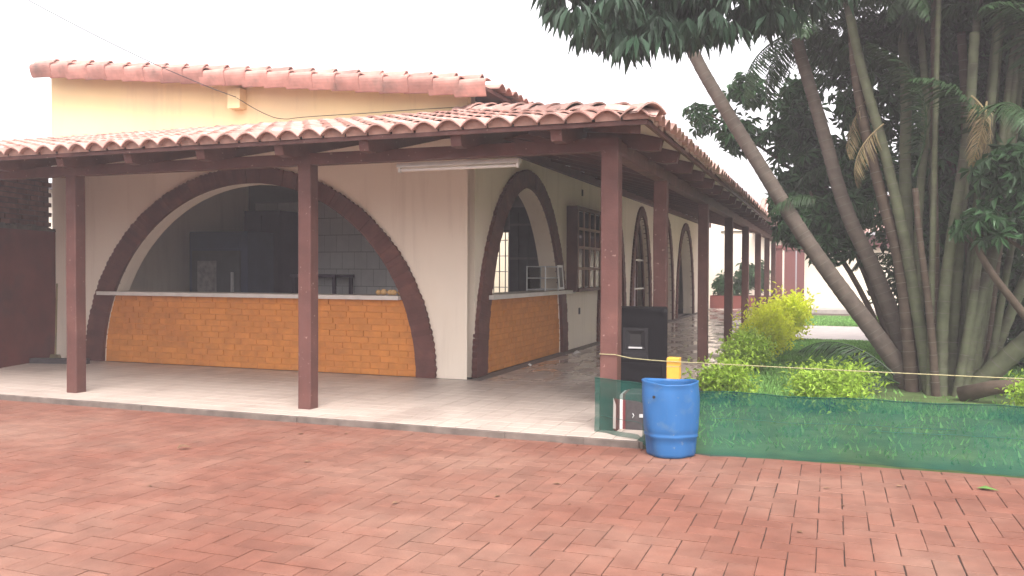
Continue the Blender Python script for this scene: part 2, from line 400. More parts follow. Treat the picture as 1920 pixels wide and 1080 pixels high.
SIDE = [(18.18, 1.25, 3.02), (21.2, 1.27, 3.04), (24.55, 1.35, 3.03), (28.1, 1.80, 3.0)]
inner = lambda o: (o[0], o[1]-.22, o[2]-.22)
pF = lambda u, d, z: (u, d, z)
pS = lambda u, d, z: (d, u, z)
fw_ = arch_wall(MB(), HL, XW, lambda u: zgable(u) if u < -4.47 else zgable(-4.47), [FI], YW, YW+.25, pF)
H(fw_.build('front_wall', 'plaster', house))
# the upper gable band is painted yellower: a thin coat standing 3 mm proud above the porch roof
ub = MB(); 
ub.hexa([(HL-.003,YW-.003,3.40),(XW+.003,YW-.003,3.40),(XW+.003,YW+.1,3.40),(HL-.003,YW+.1,3.40),(HL-.003,YW-.003,zgable(HL)-.01),(XW+.003,YW-.003,zgable(XW)-.01),(XW+.003,YW+.1,zgable(XW)-.01),(HL-.003,YW+.1,zgable(HL)-.01)])
H(ub.build('gable_wall', 'plaster_upper', house))
sw = arch_wall(MB(), YW+.251, 33.9, lambda u: 3.68, [SI]+[inner(o) for o in SIDE], XW, XW-.30, pS)
H(sw.build('side_wall', 'plaster', house))
def arch_band(name, O, I, put, n, depth0, depth1, asone, zmin=0.0):
    """bricks set on edge round the arch; outer ends uneven"""
    part = None; mb_all = MB(); 
    ts = np.linspace(0, math.pi, 400)
    P = np.stack([O[0]-O[1]*np.cos(ts), O[2]*np.sin(ts)], 1); L = np.r_[0, np.cumsum(np.hypot(*np.diff(P, axis=0).T))]
    tt = np.interp(np.linspace(0, L[-1], n+1), L, ts)
    root = MB()
    pieces = []
    for k in range(n):
        a, b = tt[k]+.0003, tt[k+1]-.0003
        e = random.uniform(-.007, .007); pr = random.uniform(-.006, .006)
        def pt(t, o, ex=0): return (o[0]-(o[1]+ex)*math.cos(t), max((o[2]+ex)*math.sin(t), 0))
        i0, i1, o0, o1 = pt(a, I), pt(b, I), pt(a, O, e), pt(b, O, e)
        m_ = ((o0[0]+o1[0])/2, (o0[1]+o1[1])/2); nx = (m_[0]-O[0])/O[1]; nz = m_[1]/O[2]
        m_ = (m_[0]+nx*.014, m_[1]+nz*.014)
        mb = MB() if not asone else mb_all
        ring = [i0, i1, o1, m_, o0]
        vs = [put(q[0], depth0+pr, q[1]) for q in ring] + [put(q[0], depth1, q[1]) for q in ring]
        mb.add(vs, [(0,1,2,3,4), (9,8,7,6,5)] + [(j, j+5, (j+1) % 5+5, (j+1) % 5) for j in range(5)])
        pieces.append(mb)
    if asone:
        return H(mb_all.build(name, 'brown_paint', house))
    bk = MB()      # mortar bed behind the bricks
    for k in range(0, 60):
        a, b = math.pi*k/60, math.pi*(k+1)/60
        pt = lambda t, o, ex: (o[0]-(o[1]+ex)*math.cos(t), max((o[2]+ex)*math.sin(t), 0))
        ring = [pt(a, I, .004), pt(b, I, .004), pt(b, O, -.03), pt(a, O, -.03)]
        dd = depth0 + (.010 if depth0 < depth1 else -.010)
        bk.add([put(q[0], dd, q[1]) for q in ring]+[put(q[0], depth1, q[1]) for q in ring], [(0,1,2,3),(4,7,6,5),(0,4,5,1),(1,5,6,2),(2,6,7,3),(3,7,4,0)])
    part = H(bk.build(name, 'brown_paint', house))
    for mb in pieces:
        o = mb.build('arch_brick', 'brown_paint', part)
    return part
arch_band('front_arch', FO, FI, pF, 112, YW-.055, YW+.02, False)
arch_band('side_arch', SO, SI, pS, 92, XW+.055, XW-.02, False)
for o in SIDE: arch_band('side_arch', o, inner(o), pS, 80, XW+.05, XW-.05, True)
def counter(name, I, put, face, back, bl, bh, u0, u1):
    zt = 1.03
    mb = MB(); us = np.linspace(u0, u1, 30); s = 1 if back > face else -1
    lim = lambda z: I[1]*math.sqrt(1-(z/I[2])**2)
    zs = np.linspace(0, zt, 8)
    for za, zb in zip(zs[:-1], zs[1:]):
        la, lb = lim(za)+.05, lim(zb)+.05; f = face+s*.009
        mb.add([put(I[0]-la, f, za), put(I[0]+la, f, za), put(I[0]+lb, f, zb), put(I[0]-lb, f, zb), put(I[0]-la, back, za), put(I[0]+la, back, za), put(I[0]+lb, back, zb), put(I[0]-lb, back, zb)],
               [(0,1,2,3), (5,4,7,6)])
    part = H(mb.build(name, 'orange_mortar', house))
    rows = int(round(zt/bh)); bh = zt/rows
    for r in range(rows):
        z0, z1 = r*bh+.004, (r+1)*bh-.004
        l = lim((z0+z1)/2)-.002; u = I[0]-l - (bl*.5 if r % 2 else 0) - random.uniform(0, .03)
        while u < I[0]+l:
            wv = bl*random.uniform(.94, 1.06)
            a, b = max(u+.004, I[0]-l), min(u+wv-.004, I[0]+l)
            u += wv
            if b-a < .03: continue
            f = face + random.uniform(-.004, .004); c = .004; zz0, zz1 = z0+random.uniform(-.002, .002), z1+random.uniform(-.002, .002)
            q = [put(a+c, f, zz0+c), put(b-c, f, zz0+c), put(b-c, f, zz1-c), put(a+c, f, zz1-c), put(a, f+s*.02, zz0), put(b, f+s*.02, zz0), put(b, f+s*.02, zz1), put(a, f+s*.02, zz1)]
            MB().add(q, [(0,1,2,3),(0,4,5,1),(1,5,6,2),(2,6,7,3),(3,7,4,0)]).build('brick', 'orange_brick', part)
    return part
counter('front_counter', FI, pF, YW+.012, YW+.2, .285, .088, -10.6, -5.2)
counter('side_counter', SI, pS, XW-.012, XW-.2, .27, .088, 10.9, 14.4)
H(MB().box(-10.64, -5.41, YW-.13, YW+.42, 1.032, 1.088).build('counter_ledge', 'slab_white', house))
H(MB().box(XW-.42, XW+.13, 10.93, 14.97, 1.032, 1.092).build('counter_ledge', 'slab_white', house))
# remaining shell: left wall, back walls, ceiling, room floor
sh = MB()
sh.box(HL, HL+.25, YW+.251, 34, -.05, 3.75)
sh.box(HL+.251, XW-.301, 33.6, 33.9, -.05, 3.7)
H(sh.build('outer_wall', 'plaster', house))
H(MB().box(HL+.26, XW-.31, YW+.26, 15.8, 3.40, 3.46).box(HL+.26, -8.61, 15.101, 18.6, 3.40, 3.46).box(-5.29, XW-.31, 15.101, 18.6, 3.40, 3.46).box(HL+.26, XW-.31, 18.601, 33.5, 3.40, 3.46).build('ceiling', 'room_paint', house))
# open light well behind the kitchen
H(MB().box(-8.8, -8.6, 15.11, 18.8, 0, 3.39).box(-8.599, -5.3, 18.6, 18.8, 0, 3.39).box(-5.3, -5.1, 15.11, 18.8, 0, 3.39).build('added_light_well_wall', 'far_wall', house))
H(MB().box(HL+.26, XW-.31, YW+.21, 33.5, -.12, -.01).build('room_floor', 'grout', house))
# kitchen back wall with a barred window and a dark louvred door
BY = 14.9
bw = MB()
WX0, WX1, WZ0, WZ1 = -6.18, -5.62, .9, 2.15
bw.box(HL+.26, WX0, BY, BY+.2, 0, 3.39); bw.box(WX1, XW-.31, BY, BY+.2, 0, 3.39)
bw.box(WX0, WX1, BY, BY+.2, 0, WZ0); bw.box(WX0, WX1, BY, BY+.2, WZ1, 3.39)
H(bw.build('kitchen_wall', 'tile_grout', house))
tw, th = .28, .34
tm = MB().add([(0,0,0),(tw-.008,0,0),(tw-.008,0,th-.008),(0,0,th-.008),(0,.006,0),(tw-.008,.006,0),(tw-.008,.006,th-.008),(0,.006,th-.008)], [(0,1,2,3),(0,4,5,1),(1,5,6,2),(2,6,7,3),(3,7,4,0)]).mesh('wall_tile', 'wall_tile')
kt = H(MB().box(-11.38, -6.3, BY-.004, BY-.001, .02, .7).build('tiled_wall', 'tile_grout', house))
for j in range(3, 10):
    for i in range(17):
        x = -11.40+i*tw + (.15 if j % 2 else 0); z = j*th+.02-.6
        if x+tw < -6.25 and z+th < 3.0 and z > .6: obj('wall_tile', tm, kt, Matrix.Translation((x, BY-.007, z)))
gr = H(MB().box(WX0-.04, WX1+.04, BY-.03, BY-.002, WZ0-.04, WZ0).box(WX0-.04, WX1+.04, BY-.03, BY-.002, WZ1, WZ1+.04).build('window_grille', 'iron', house))
for k in range(5): MB().box(WX0+.04+k*.115, WX0+.055+k*.115, BY-.02, BY-.006, WZ0, WZ1).build('grille_bar', 'iron', gr)
for k in range(4): MB().box(WX0, WX1, BY-.028, BY-.021, WZ0+.22+k*.29, WZ0+.235+k*.29).build('grille_bar', 'iron', gr)
dr = H(MB().box(-5.57, -4.80, BY-.05, BY-.002, 0, 2.6).build('shutter_door', 'dark_door', house))
for k in range(4): MB().box(-5.55+k*.187, -5.395+k*.187, BY-.075, BY-.052, .1, 2.5).build('door_board', 'dark_door', dr)
for k in range(4): MB().box(-5.56, -4.81, BY-.09, BY-.076, .4+k*.62, .44+k*.62).build('door_rail', 'iron', dr)
# inner partition beyond the side arches
pt_ = MB(); pt_.box(-6.6, -6.4, 18.9, 33.4, 0, 3.39)
H(pt_.build('inner_wall', 'room_paint', house))
# bay window
win = H(MB().box(XW+.002, XW+.20, 14.78, 14.86, 1.06, 2.60).box(XW+.002, XW+.20, 17.22, 17.30, 1.06, 2.60).box(XW+.002, XW+.20, 14.861, 17.219, 2.53, 2.60).box(XW+.002, XW+.22, 14.861, 17.219, 1.06, 1.12).build('bay_window', 'wood_brown', house))
wy = np.linspace(14.861, 17.219, 7); wz = [1.121, 1.48, 1.86, 2.2, 2.529]
for k in range(7):
    MB().box(XW+.176, XW+.204, max(wy[k]-.022, 14.862), min(wy[k]+.022, 17.218), 1.122, 2.528).build('mullion', 'wood_tan', win)
for z in wz[1:4]: MB().box(XW+.177, XW+.210, 14.863, 17.217, z-.024, z+.024).build('glazing_bar', 'wood_tan', win)
for a, b in zip(wy[:-1], wy[1:]):
    for c, d in zip(wz[:-1], wz[1:]):
        MB().box(XW+.182, XW+.186, a+.02, b-.02, c+.02, d-.02).build('pane', 'glass', win)
MB().box(XW+.160, XW+.170, 14.87, 17.21, 1.13, 2.52).build('curtain', 'white_plain', win)
# arched glazed opening
def arched_window(o):
    I = inner(o); mb = MB(); c, a, b = I; yd = XW-.10
    n = 30
    for k in range(n):
        t0, t1 = math.pi*k/n, math.pi*(k+1)/n
        f = lambda t, s: (c-a*s*math.cos(t), max(b*(s if s == 1 else 1-.1/b)*math.sin(t), 0))
        p = [f(t0, 1), f(t1, 1), f(t1, .9), f(t0, .9)]
        mb.add([pS(q[0], yd, q[1]) for q in p]+[pS(q[0], yd-.06, q[1]) for q in p], [(0,1,2,3), (4,7,6,5), (0,4,5,1), (3,2,6,7)])
    part = H(mb.build('arched_window', 'wood_brown', house))
    MB().box(yd-.05, yd-.01, c+.10, c+.17, 0, b-.05).build('mullion', 'wood_brown', part)
    for z in (1.0, 1.72): MB().box(yd-.045, yd-.001, c-a*.86, c+a*.86, z-.02, z+.02).build('glazing_bar', 'lamp_metal', part)
    gp = MB(); us = np.linspace(c-a*.9, c+a*.9, 20)
    for u0, u1 in zip(us[:-1], us[1:]):
        gp.add([pS(u0, yd-.03, 0), pS(u1, yd-.03, 0), pS(u1, yd-.03, .94*ell(u1, *I)), pS(u0, yd-.03, .94*ell(u0, *I))], [(0,1,2,3)])
    gp.build('pane', 'glass', part)
    MB().box(yd-.9, yd-.88, c-a, c+.1, 0, 2.4).build('curtain', 'grey_dark', part)
arched_window(SIDE[1])
H(MB().box(XW+.001, XW+.015, 15.58, 15.66, .62, .74).build('wall_outlet', 'grey_dark', house))
H(MB().box(XW+.001, XW+.012, 15.75, 15.83, 2.86, 2.98).build('wall_switch', 'grey_dark', house))
# ledger beams where porch roof meets the walls
H(MB().box(XW+.002, XW+.09, YW+.02, 33.8, 3.14, 3.34).build('ledger_beam', 'wood_brown', house))
H(MB().box(HL, XW+.09, YW-.09, YW-.006, 3.16, 3.36).build('ledger_beam', 'wood_brown', house))
# concrete bracket box under the verge
bx_ = H(MB().box(-8.14, -7.93, YW-.16, YW-.004, 3.74, 4.02).build('wall_bracket', 'plaster_upper', house))

# ------------------------------------------------------------------ roof tiles
PITCH = .238
def tile_mesh(name, m, L=.44, h=.070, t=.013, n=10, plug=False, p=PITCH):
    """barrel tile: hump across local X, runs along local Y (y=0 is the lower end)"""
    mb = MB(); us = np.linspace(-.5, .5, n+1)
    def prof(u, s): return h*s*abs(math.cos(math.pi*u))**.95
    V = []
    for (y, s, dz) in ((0, 1.0, .022), (L, .93, 0)):
        for u in us: V.append((u*p*1.02, y, prof(u, s)+dz))
        for u in us: V.append((u*p*1.02, y, prof(u, s)*.97-t+dz))
    k = n+1; F = []
    for i in range(n):
        F += [(i, i+1, 2*k+i+1, 2*k+i), (k+i+1, k+i, 3*k+i, 3*k+i+1), (i+1, i, k+i, k+i+1)]
    mb.add(V, F)
    me = mb.mesh(name, m)
    return me
def plug_mesh(h=.070, n=10, p=PITCH):
    us = np.linspace(-.46, .46, n+1); V = [(u*p, .055, .97*h*abs(math.cos(math.pi*u))**.95+.010) for u in us] + [(u*p, .055, -.012) for u in us]
    return MB().add(V, [(i, n+1+i, n+2+i, i+1) for i in range(n)]).mesh('mortar_plug', 'mortar_fill')
TM = tile_mesh('roof_tile', 'roof_clay'); TM2 = tile_mesh('roof_tile_old', 'roof_clay_old'); PM = plug_mesh()
EX = .36

# ================================================================== PORCH
EY, EX_ = 6.95, -1.40           # eave lines
zf = lambda y: 2.665 + (y-EY)*(.785/3.36)
zs_ = lambda x: 2.665 + (EX_-x)*(.785/3.06)
PEND = 31.4
porch = thing('porch', 'lean-to porch with clay barrel tiles on square brown timber posts', 'porch', (-1.86, 7.555, 0))
PMx = Matrix.Translation((1.86, -7.555, 0))
def P_(o): o.matrix_parent_inverse = PMx; return o
# soffit boards (pale) under the tiles
ss = MB()
ss.hexa([(-13,EY+.03,zf(EY+.03)-.03),(EX_-.03,EY+.03,zf(EY+.03)-.03),(XW,YW-.004,zf(YW)-.03),(-13,YW-.004,zf(YW)-.03),
         (-13,EY+.03,zf(EY+.03)-.008),(EX_-.03,EY+.03,zf(EY+.03)-.008),(XW,YW-.004,zf(YW)-.008),(-13,YW-.004,zf(YW)-.008)])
P_(ss.build('soffit', 'soffit', porch))
ss = MB()
ss.hexa([(EX_-.03,EY+.03,zs_(EX_-.03)-.03),(EX_-.03,PEND,zs_(EX_-.03)-.03),(XW+.004,PEND,zs_(XW)-.03),(XW+.004,YW,zs_(XW)-.03),
         (EX_-.03,EY+.03,zs_(EX_-.03)-.008),(EX_-.03,PEND,zs_(EX_-.03)-.008),(XW+.004,PEND,zs_(XW)-.008),(XW+.004,YW,zs_(XW)-.008)])
P_(ss.build('soffit', 'soffit', porch))
# fascia battens
def slope_box(mb, a, b, w, z0, z1, axis):
    """beam from a to b (ends (u,z) on slope) handled by hexa: axis 'y' runs in Y at x=w0..w1"""
P_(MB().box(-13, EX_-.02, EY+.02, EY+.055, zf(EY)-.035, zf(EY)+.004).build('fascia_board', 'wood_brown', porch))
P_(MB().box(EX_-.055, EX_-.02, EY+.056, PEND, zs_(EX_)-.035, zs_(EX_)+.004).build('fascia_board', 'wood_brown', porch))
# rafters with cut tails
def rafter_front(x):
    y0, y1 = EY+.07, min(YW-.1, 6.95+3.36*( (EX_-x)/3.06)) if x > XW else YW-.1
    if y1-y0 < .3: return
    wd = .05; hh = .155
    q = []
    pr = [(y0, zf(y0)-.032), (y0+.03, zf(y0)-.032-hh*.7), (y0+.16, zf(y0+.16)-.03-hh), (y1, zf(y1)-.03-hh), (y1, zf(y1)-.032)]
    MBo = MB().add([(x-wd, a, b) for a, b in pr]+[(x+wd, a, b) for a, b in pr], [(0,4,3,2,1), (5,6,7,8,9)]+[(i, i+1 if i < 4 else 0, (i+1) % 5+5, i+5) for i in range(5)])
    P_(MBo.build('rafter', 'wood_brown', porch))
def rafter_side(y):
    x0 = EX_-.07; x1 = XW+.1 if y > YW else EX_ - 3.06*(y-EY)/3.36
    if x0-x1 < .3: return
    wd = .05; hh = .155
    pr = [(x0, zs_(x0)-.032), (x0-.03, zs_(x0)-.032-hh*.7), (x0-.16, zs_(x0-.16)-.03-hh), (x1, zs_(x1)-.03-hh), (x1, zs_(x1)-.032)]
    MBo = MB().add([(a, y-wd, b) for a, b in pr]+[(a, y+wd, b) for a, b in pr], [(0,1,2,3,4), (9,8,7,6,5)]+[(i, i+5, (i+1) % 5+5, (i+1) % 5) for i in range(5)])
    P_(MBo.build('rafter', 'wood_brown', porch))
for k in range(12): rafter_front(-2.22-.94*k)
for k in range(25): rafter_side(7.95+.94*k)
# hip rafter
a = Vector((EX_-.15, EY+.16, zf(EY+.16)-.033)); b = Vector((XW+.05, YW-.05, zf(YW)-.035)); nn = (b-a).cross(Vector((0,0,1))).normalized()*.05; dz = Vector((0,0,-.15))
P_(MB().hexa([a-nn+dz*.6, a+nn+dz*.6, b+nn+dz, b-nn+dz, a-nn, a+nn, b+nn, b-nn]).build('hip_rafter', 'wood_brown', porch))
# beams
P_(MB().box(-13, -1.785, 7.49, 7.62, 2.50, 2.615).build('beam', 'wood_brown', porch))
P_(MB().box(-1.925, -1.795, 7.621, PEND, 2.47, 2.60).build('beam', 'wood_brown', porch))
# posts
def post(x, y, zt, w=.075, m='wood_brown'):
    mb = MB(); c = .008
    for z0, z1 in ((0.0005, zt),):
        ring = [(-w+c,-w),(w-c,-w),(w,-w+c),(w,w-c),(w-c,w),(-w+c,w),(-w,w-c),(-w,-w+c)]
        n = 8; zz = np.linspace(z0, z1, 5)
        tw_ = [random.uniform(-.003, .003) for _ in zz]
        V = [(x+a+tw_[i], y+b+tw_[-1-i], z) for i, z in enumerate(zz) for a, b in ring]
        F = [(i*n+k, i*n+(k+1) % n, (i+1)*n+(k+1) % n, (i+1)*n+k) for i in range(4) for k in range(n)]
        mb.add(V, F)
    return P_(mb.build('post', m, porch))
for x in (-11.3, -8.2, -5.05): post(x, 7.555, 2.503)
post(-1.86, 7.555, 2.503, .08)
for y in (9.95, 13.5, 17.0, 20.4, 24.0, 27.4, 30.6): post(-1.86, y, 2.473)
def build_porch_tiles():
    cand = []
    ang = math.atan(.785/3.36)
    for c in range(47):
        x = EX_-.11 - c*PITCH
        for r in range(10):
            y = EY-.05 + r*EX*math.cos(ang)
            if y > YW-.30: continue
            if x > XW and y > EY + 3.36*(EX_-x)/3.06 - .12: continue
            M = Matrix.Translation((x+random.uniform(-.004, .004), y+random.uniform(-.012, .012), zf(y)+.012+random.uniform(0, .006))) @ Matrix.Rotation(ang-.02+random.uniform(-.01, .01), 4, 'X') @ Matrix.Rotation(random.uniform(-.02, .02), 4, 'Z')
            cand.append((r*.9 + .02*c if r < 4 else 50+r, TM, M, r == 0))
    ang2 = math.atan(.785/3.06); base = Matrix.Rotation(math.pi/2, 4, 'Z')
    nside = int((PEND-EY)/PITCH)
    for c in range(nside):
        y = EY+.11 + c*PITCH
        for r in range(9):
            x = EX_+.05 - r*EX*math.cos(ang2)
            if x < XW+.30: continue
            if y < YW and x < EX_ - 3.06*(y-EY)/3.36 + .12: continue
            M = Matrix.Translation((x+random.uniform(-.012, .012), y+random.uniform(-.004, .004), zs_(x)+.012+random.uniform(0, .006))) @ base @ Matrix.Rotation(ang2-.02+random.uniform(-.01, .01), 4, 'X') @ Matrix.Rotation(random.uniform(-.02, .02), 4, 'Z')
            cand.append((.5+.025*c if r == 0 else (1.5+.06*c if r == 1 and c < 30 else 60+r), TM, M, r == 0))
    cand.sort(key=lambda q: q[0])
    roof = P_(MB().hexa([(-13,YW-.25,zf(YW-.25)-.004),(XW,YW-.25,zf(YW-.25)-.004),(XW,YW-.006,zf(YW)-.004),(-13,YW-.006,zf(YW)-.004),
                         (-13,YW-.25,zf(YW-.25)+.05),(XW,YW-.25,zf(YW-.25)+.05),(XW,YW-.006,zf(YW)+.05),(-13,YW-.006,zf(YW)+.05)]).build('roof', 'mortar_fill', porch))
    for q in cand[:300]:
        obj('roof_tile', TM, roof, q[2])
    stuff(obj('roof_tiles_beyond', join_np([(q[1], q[2]) for q in cand[300:]], 'roof_tiles_beyond', 'roof_clay'), roof))
    stuff(obj('eave_mortar', join_np([(PM, q[2]) for q in cand if q[3]], 'eave_mortar', 'mortar_fill'), roof))
    # hip ridge tiles
    a = Vector((EX_+.03, EY-.04, zf(EY)+.022)); b = Vector((XW+.0, YW-.0, zf(YW)+.05)); d = (b-a); n = 10
    rm = tile_mesh('hip_tile', 'roof_clay', L=d.length/n*1.16, h=.085, t=.014, p=.27)
    ax = d.normalized(); xx = ax.cross(Vector((0,0,1))).normalized(); zz = xx.cross(ax)
    for k in range(n):
        p = a + d*(k/n)
        M = Matrix((xx, ax, zz)).transposed().to_4x4(); M.translation = p + zz*random.uniform(.0, .012)
        obj('hip_tile', rm, roof, M @ Matrix.Rotation(random.uniform(-.03, .03), 4, 'Z') @ Matrix.Rotation(-.03, 4, 'X'))
build_porch_tiles()

# main roof: barrel tiles running down towards +X, verge over the gable
def build_main_roof():
    ang = math.atan(.108); base = Matrix.Rotation(math.pi/2, 4, 'Z')
    x0, xl, yv = -4.08, -11.45, 9.98
    zt = lambda x: 3.76 + .108*(x0-x)
    sl = MB()
    def sbox(a, b, y0, y1): sl.hexa([(a,y0,zt(a)-.05),(b,y0,zt(b)-.05),(b,y1,zt(b)-.05),(a,y1,zt(a)-.05),(a,y0,zt(a)-.004),(b,y0,zt(b)-.004),(b,y1,zt(b)-.004),(a,y1,zt(a)-.004)])
    sbox(xl, x0-.05, yv+.06, 15.1); sbox(xl, -8.6, 15.1, 18.6); sbox(-5.3, x0-.05, 15.1, 18.6); sbox(xl, x0-.05, 18.6, 33.9)
    roof = H(sl.build('main_roof', 'brown_paint', house))
    rest = []
    nrow = int((x0-xl)/EX)+1
    me_v = tile_mesh('roof_tile', 'roof_clay_old', L=.44, h=.15, t=.016, p=.25)
    for r in range(nrow):
        x = x0+.03 - r*EX
        # verge tiles wrap the edge
        Mv = Matrix.Translation((x, yv+.055, zt(x)-.045+random.uniform(-.006, .006))) @ base @ Matrix.Rotation(ang-.03, 4, 'X') @ Matrix.Rotation(R(-58), 4, 'Y') @ Matrix.Rotation(random.uniform(-.02, .02), 4, 'Z')
        obj('verge_tile', me_v, roof, Mv)
        Mu = Matrix.Translation((x-.16, yv+.20, zt(x-.16)+.0+random.uniform(-.004, .008))) @ base @ Matrix.Rotation(ang-.03, 4, 'X') @ Matrix.Rotation(random.uniform(-.02, .02), 4, 'Z')
        obj('roof_tile', me_v, roof, Mu)
    for c in range(2, 96):
        y = yv+.02+c*PITCH
        for r in range(nrow):
            x = x0+.04 - r*EX
            M = Matrix.Translation((x+random.uniform(-.012, .012), y, zt(x)+.01+random.uniform(0, .006))) @ base @ Matrix.Rotation(ang-.02, 4, 'X') @ Matrix.Rotation(random.uniform(-.02, .02), 4, 'Z')
            if -8.7 < x < -5.0 and 15.0 < y < 18.6: continue
            if r < 2 and c < 34: obj('roof_tile', TM2, roof, M)
            else: rest.append((TM2, M))
    stuff(obj('roof_tiles_beyond', join_np(rest, 'roof_tiles_beyond', 'roof_clay_old'), roof))
    for k in range(26):
        y = YW+.5+k*.9
        MB().box(XW-.1, x0-.1, y, y+.07, zt(x0)-.15, zt(x0)-.052).build('rafter_tail', 'wood_brown', roof)
build_main_roof()

# ------------------------------------------------------------------ fluorescent lamps
def lamp(p, L, axis, label):
    t = thing('fluorescent_lamp', label, 'lamp', p, 'fluorescent tube lamps under the porch')
    if axis == 'y': t.rotation_euler.z = math.pi/2
    MB().hexa([(-L/2,-.045,.03),(L/2,-.045,.03),(L/2,.045,.03),(-L/2,.045,.03),(-L/2,-.03,.075),(L/2,-.03,.075),(L/2,.03,.075),(-L/2,.03,.075)]).build('housing', 'lamp_metal', t)
    MB().tube([(-L/2+.03,0,.005),(L/2-.03,0,.005)], .015, 10).build('tube', 'tube_white', t, True)
    for s in (-1, 1): MB().box(s*(L/2-.02)-.012, s*(L/2-.02)+.012, -.02, .02, -.015, .029).build('tube_holder', 'lamp_metal', t)
lamp((-3.44, 7.70, 2.425), 1.30, 'x', 'fluorescent tube lamp hung from the front beam before the side arch')
lamp((XW+.14, 15.4, 3.27), 2.2, 'y', 'fluorescent tube lamp high on the side wall over the bay window')
lamp((XW+.14, 21.0, 3.30), 2.0, 'y', 'fluorescent tube lamp high over the glazed arched window')
lamp((XW+.14, 28.4, 3.25), 2.0, 'y', 'fluorescent tube lamp over the farthest arched doorway')
lamp((-2.9, 30.0, 2.75), 1.3, 'x', 'farthest fluorescent tube lamp, above the leafy planter')

# ------------------------------------------------------------------ kitchen contents
fr = thing('refrigerator', 'tall dark blue drinks refrigerator with a picture on its front', 'refrigerator', (-10.35, 13.0, -.01))
MB().box(-.64, .64, -.36, .4, 0, 2.13).build('body', 'fridge_blue', fr)
MB().box(-.52, .52, -.43, -.402, .25, 1.78).build('door', 'dark_door', fr)
MB().box(-.40, .02, -.436, -.431, .7, 1.6).build('picture', 'poster_pale', fr)
MB().box(.36, .40, -.47, -.432, .8, 1.4).build('handle', 'steel', fr)
MB().box(-.52, .52, -.43, -.402, 1.82, 2.08).build('header_panel', 'fridge_blue', fr)
cb = thing('kitchen_cupboard', 'dark purple brown cupboard standing right of the refrigerator', 'cupboard', (-10.45, 14.4, -.01))
MB().box(-.42, .42, -.35, .35, 0, 2.6).build('body', 'cabinet_purple', cb)
for s in (-1, 1):
    d = MB().box(s*.21-.2, s*.21+.2, -.375, -.352, .1, 2.5).build('door', 'cabinet_purple', cb); MB().box(s*.05-.012, s*.05+.012, -.40, -.376, 1.2, 1.35).build('handle', 'steel', d)
wt = thing('work_table', 'dark work table against the kitchen back wall', 'table', (-9.3, 14.4, -.01))
MB().box(-.5, .5, -.35, .35, 1.3, 1.36).build('top', 'cabinet_purple', wt)
for sx in (-1, 1):
    for sy in (-1, 1): MB().box(sx*.45-.03, sx*.45+.03, sy*.3-.03, sy*.3+.03, 0, 1.299).build('leg', 'cabinet_purple', wt)
for i, (x, y) in enumerate([(-5.80, 10.36), (-5.71, 10.34), (-5.63, 10.38), (-5.55, 10.33), (-5.47, 10.37)]):
    r = random.uniform(.038, .046)
    pr = [(r*math.sin(t)*(1+.04*math.sin(5*t)), r-r*math.cos(t)*.92) for t in np.linspace(.05, math.pi-.05, 9)]
    o = MB().lathe(pr, 14).build('bread_roll', 'fruit', None, True); o.location = (x, y, 1.0885); o.scale = (1.1, .95, 1)
    tag(o, 'small round pale roll in the row on the white counter ledge', 'bread roll', 'round rolls on the counter ledge')
# glass display case on the side counter
dc = thing('display_case', 'metal framed glass display case with its lid propped open on the side counter', 'display case', (XW-.10, 13.75, 1.0925))
def bar(a, b, r, m, par, nm): return MB().tube([a, b], r, 6).build(nm, m, par)
for sx in (-.16, .16):
    for sy in (-.36, .36): bar((sx, sy, 0), (sx, sy, .42), .012, 'steel', dc, 'frame_post')
for z in (.03, .22, .41):
    for sx in (-.16, .16): bar((sx, -.36, z), (sx, .36, z), .010, 'steel', dc, 'frame_rail')
    for sy in (-.36, .36): bar((-.16, sy, z), (.16, sy, z), .010, 'steel', dc, 'frame_rail')
MB().box(-.15, .15, -.35, .35, .222, .228).build('shelf', 'glass', dc)
MB().box(-.155, -.150, -.35, .35, .03, .41).build('back_pane', 'glass', dc)
lid = MB()
def tilt(y, z): return (.17+.0*z, .36+y*.9-.28*z, .02+z)
for (y0, y1, z0, z1) in ((-.02,.02,0,.42), (.26,.30,0,.42), (.021,.259,0,.04), (.021,.259,.38,.42)):
    p = [tilt(y0, z0), tilt(y1, z0), tilt(y1, z1), tilt(y0, z1)]
    lid.hexa([(a[0], a[1], a[2]) for a in p]+[(a[0]+.02, a[1], a[2]) for a in p])
lo = lid.build('lid', 'white_plain', dc)
p = [tilt(.02, .04), tilt(.26, .04), tilt(.26, .38), tilt(.02, .38)]
MB().add([(a[0]+.01, a[1], a[2]) for a in p], [(0,1,2,3)]).build('lid_pane', 'grey_dark', lo)

# ================================================================== LEFT BOUNDARY
bwl = thing('boundary_wall', 'dark red painted wall with bare rough brick above, at the left of the porch', 'wall', (-11.62, 10.3, 0))
BM = Matrix.Translation((11.62, -10.3, 0))
A = Vector((-11.60, 10.30, 0)); B = Vector((-10.2, 5.6, 0)); dv = (B-A).normalized(); nv = Vector((dv.y, -dv.x, 0))
if nv.x < 0: nv = -nv
Lw = (B-A).length
def wpt(u, d, z): return A + dv*u + nv*d + Vector((0, 0, z))
def wbox(u0, u1, d0, d1, z0, z1): return MB().hexa([wpt(u0,d1,z0), wpt(u1,d1,z0), wpt(u1,d0,z0), wpt(u0,d0,z0), wpt(u0,d1,z1), wpt(u1,d1,z1), wpt(u1,d0,z1), wpt(u0,d0,z1)])
o = wbox(.01, Lw, -.25, 0, -.14, 2.06).build('red_panel', 'red_wall', bwl); o.matrix_parent_inverse = BM
cr = MB()
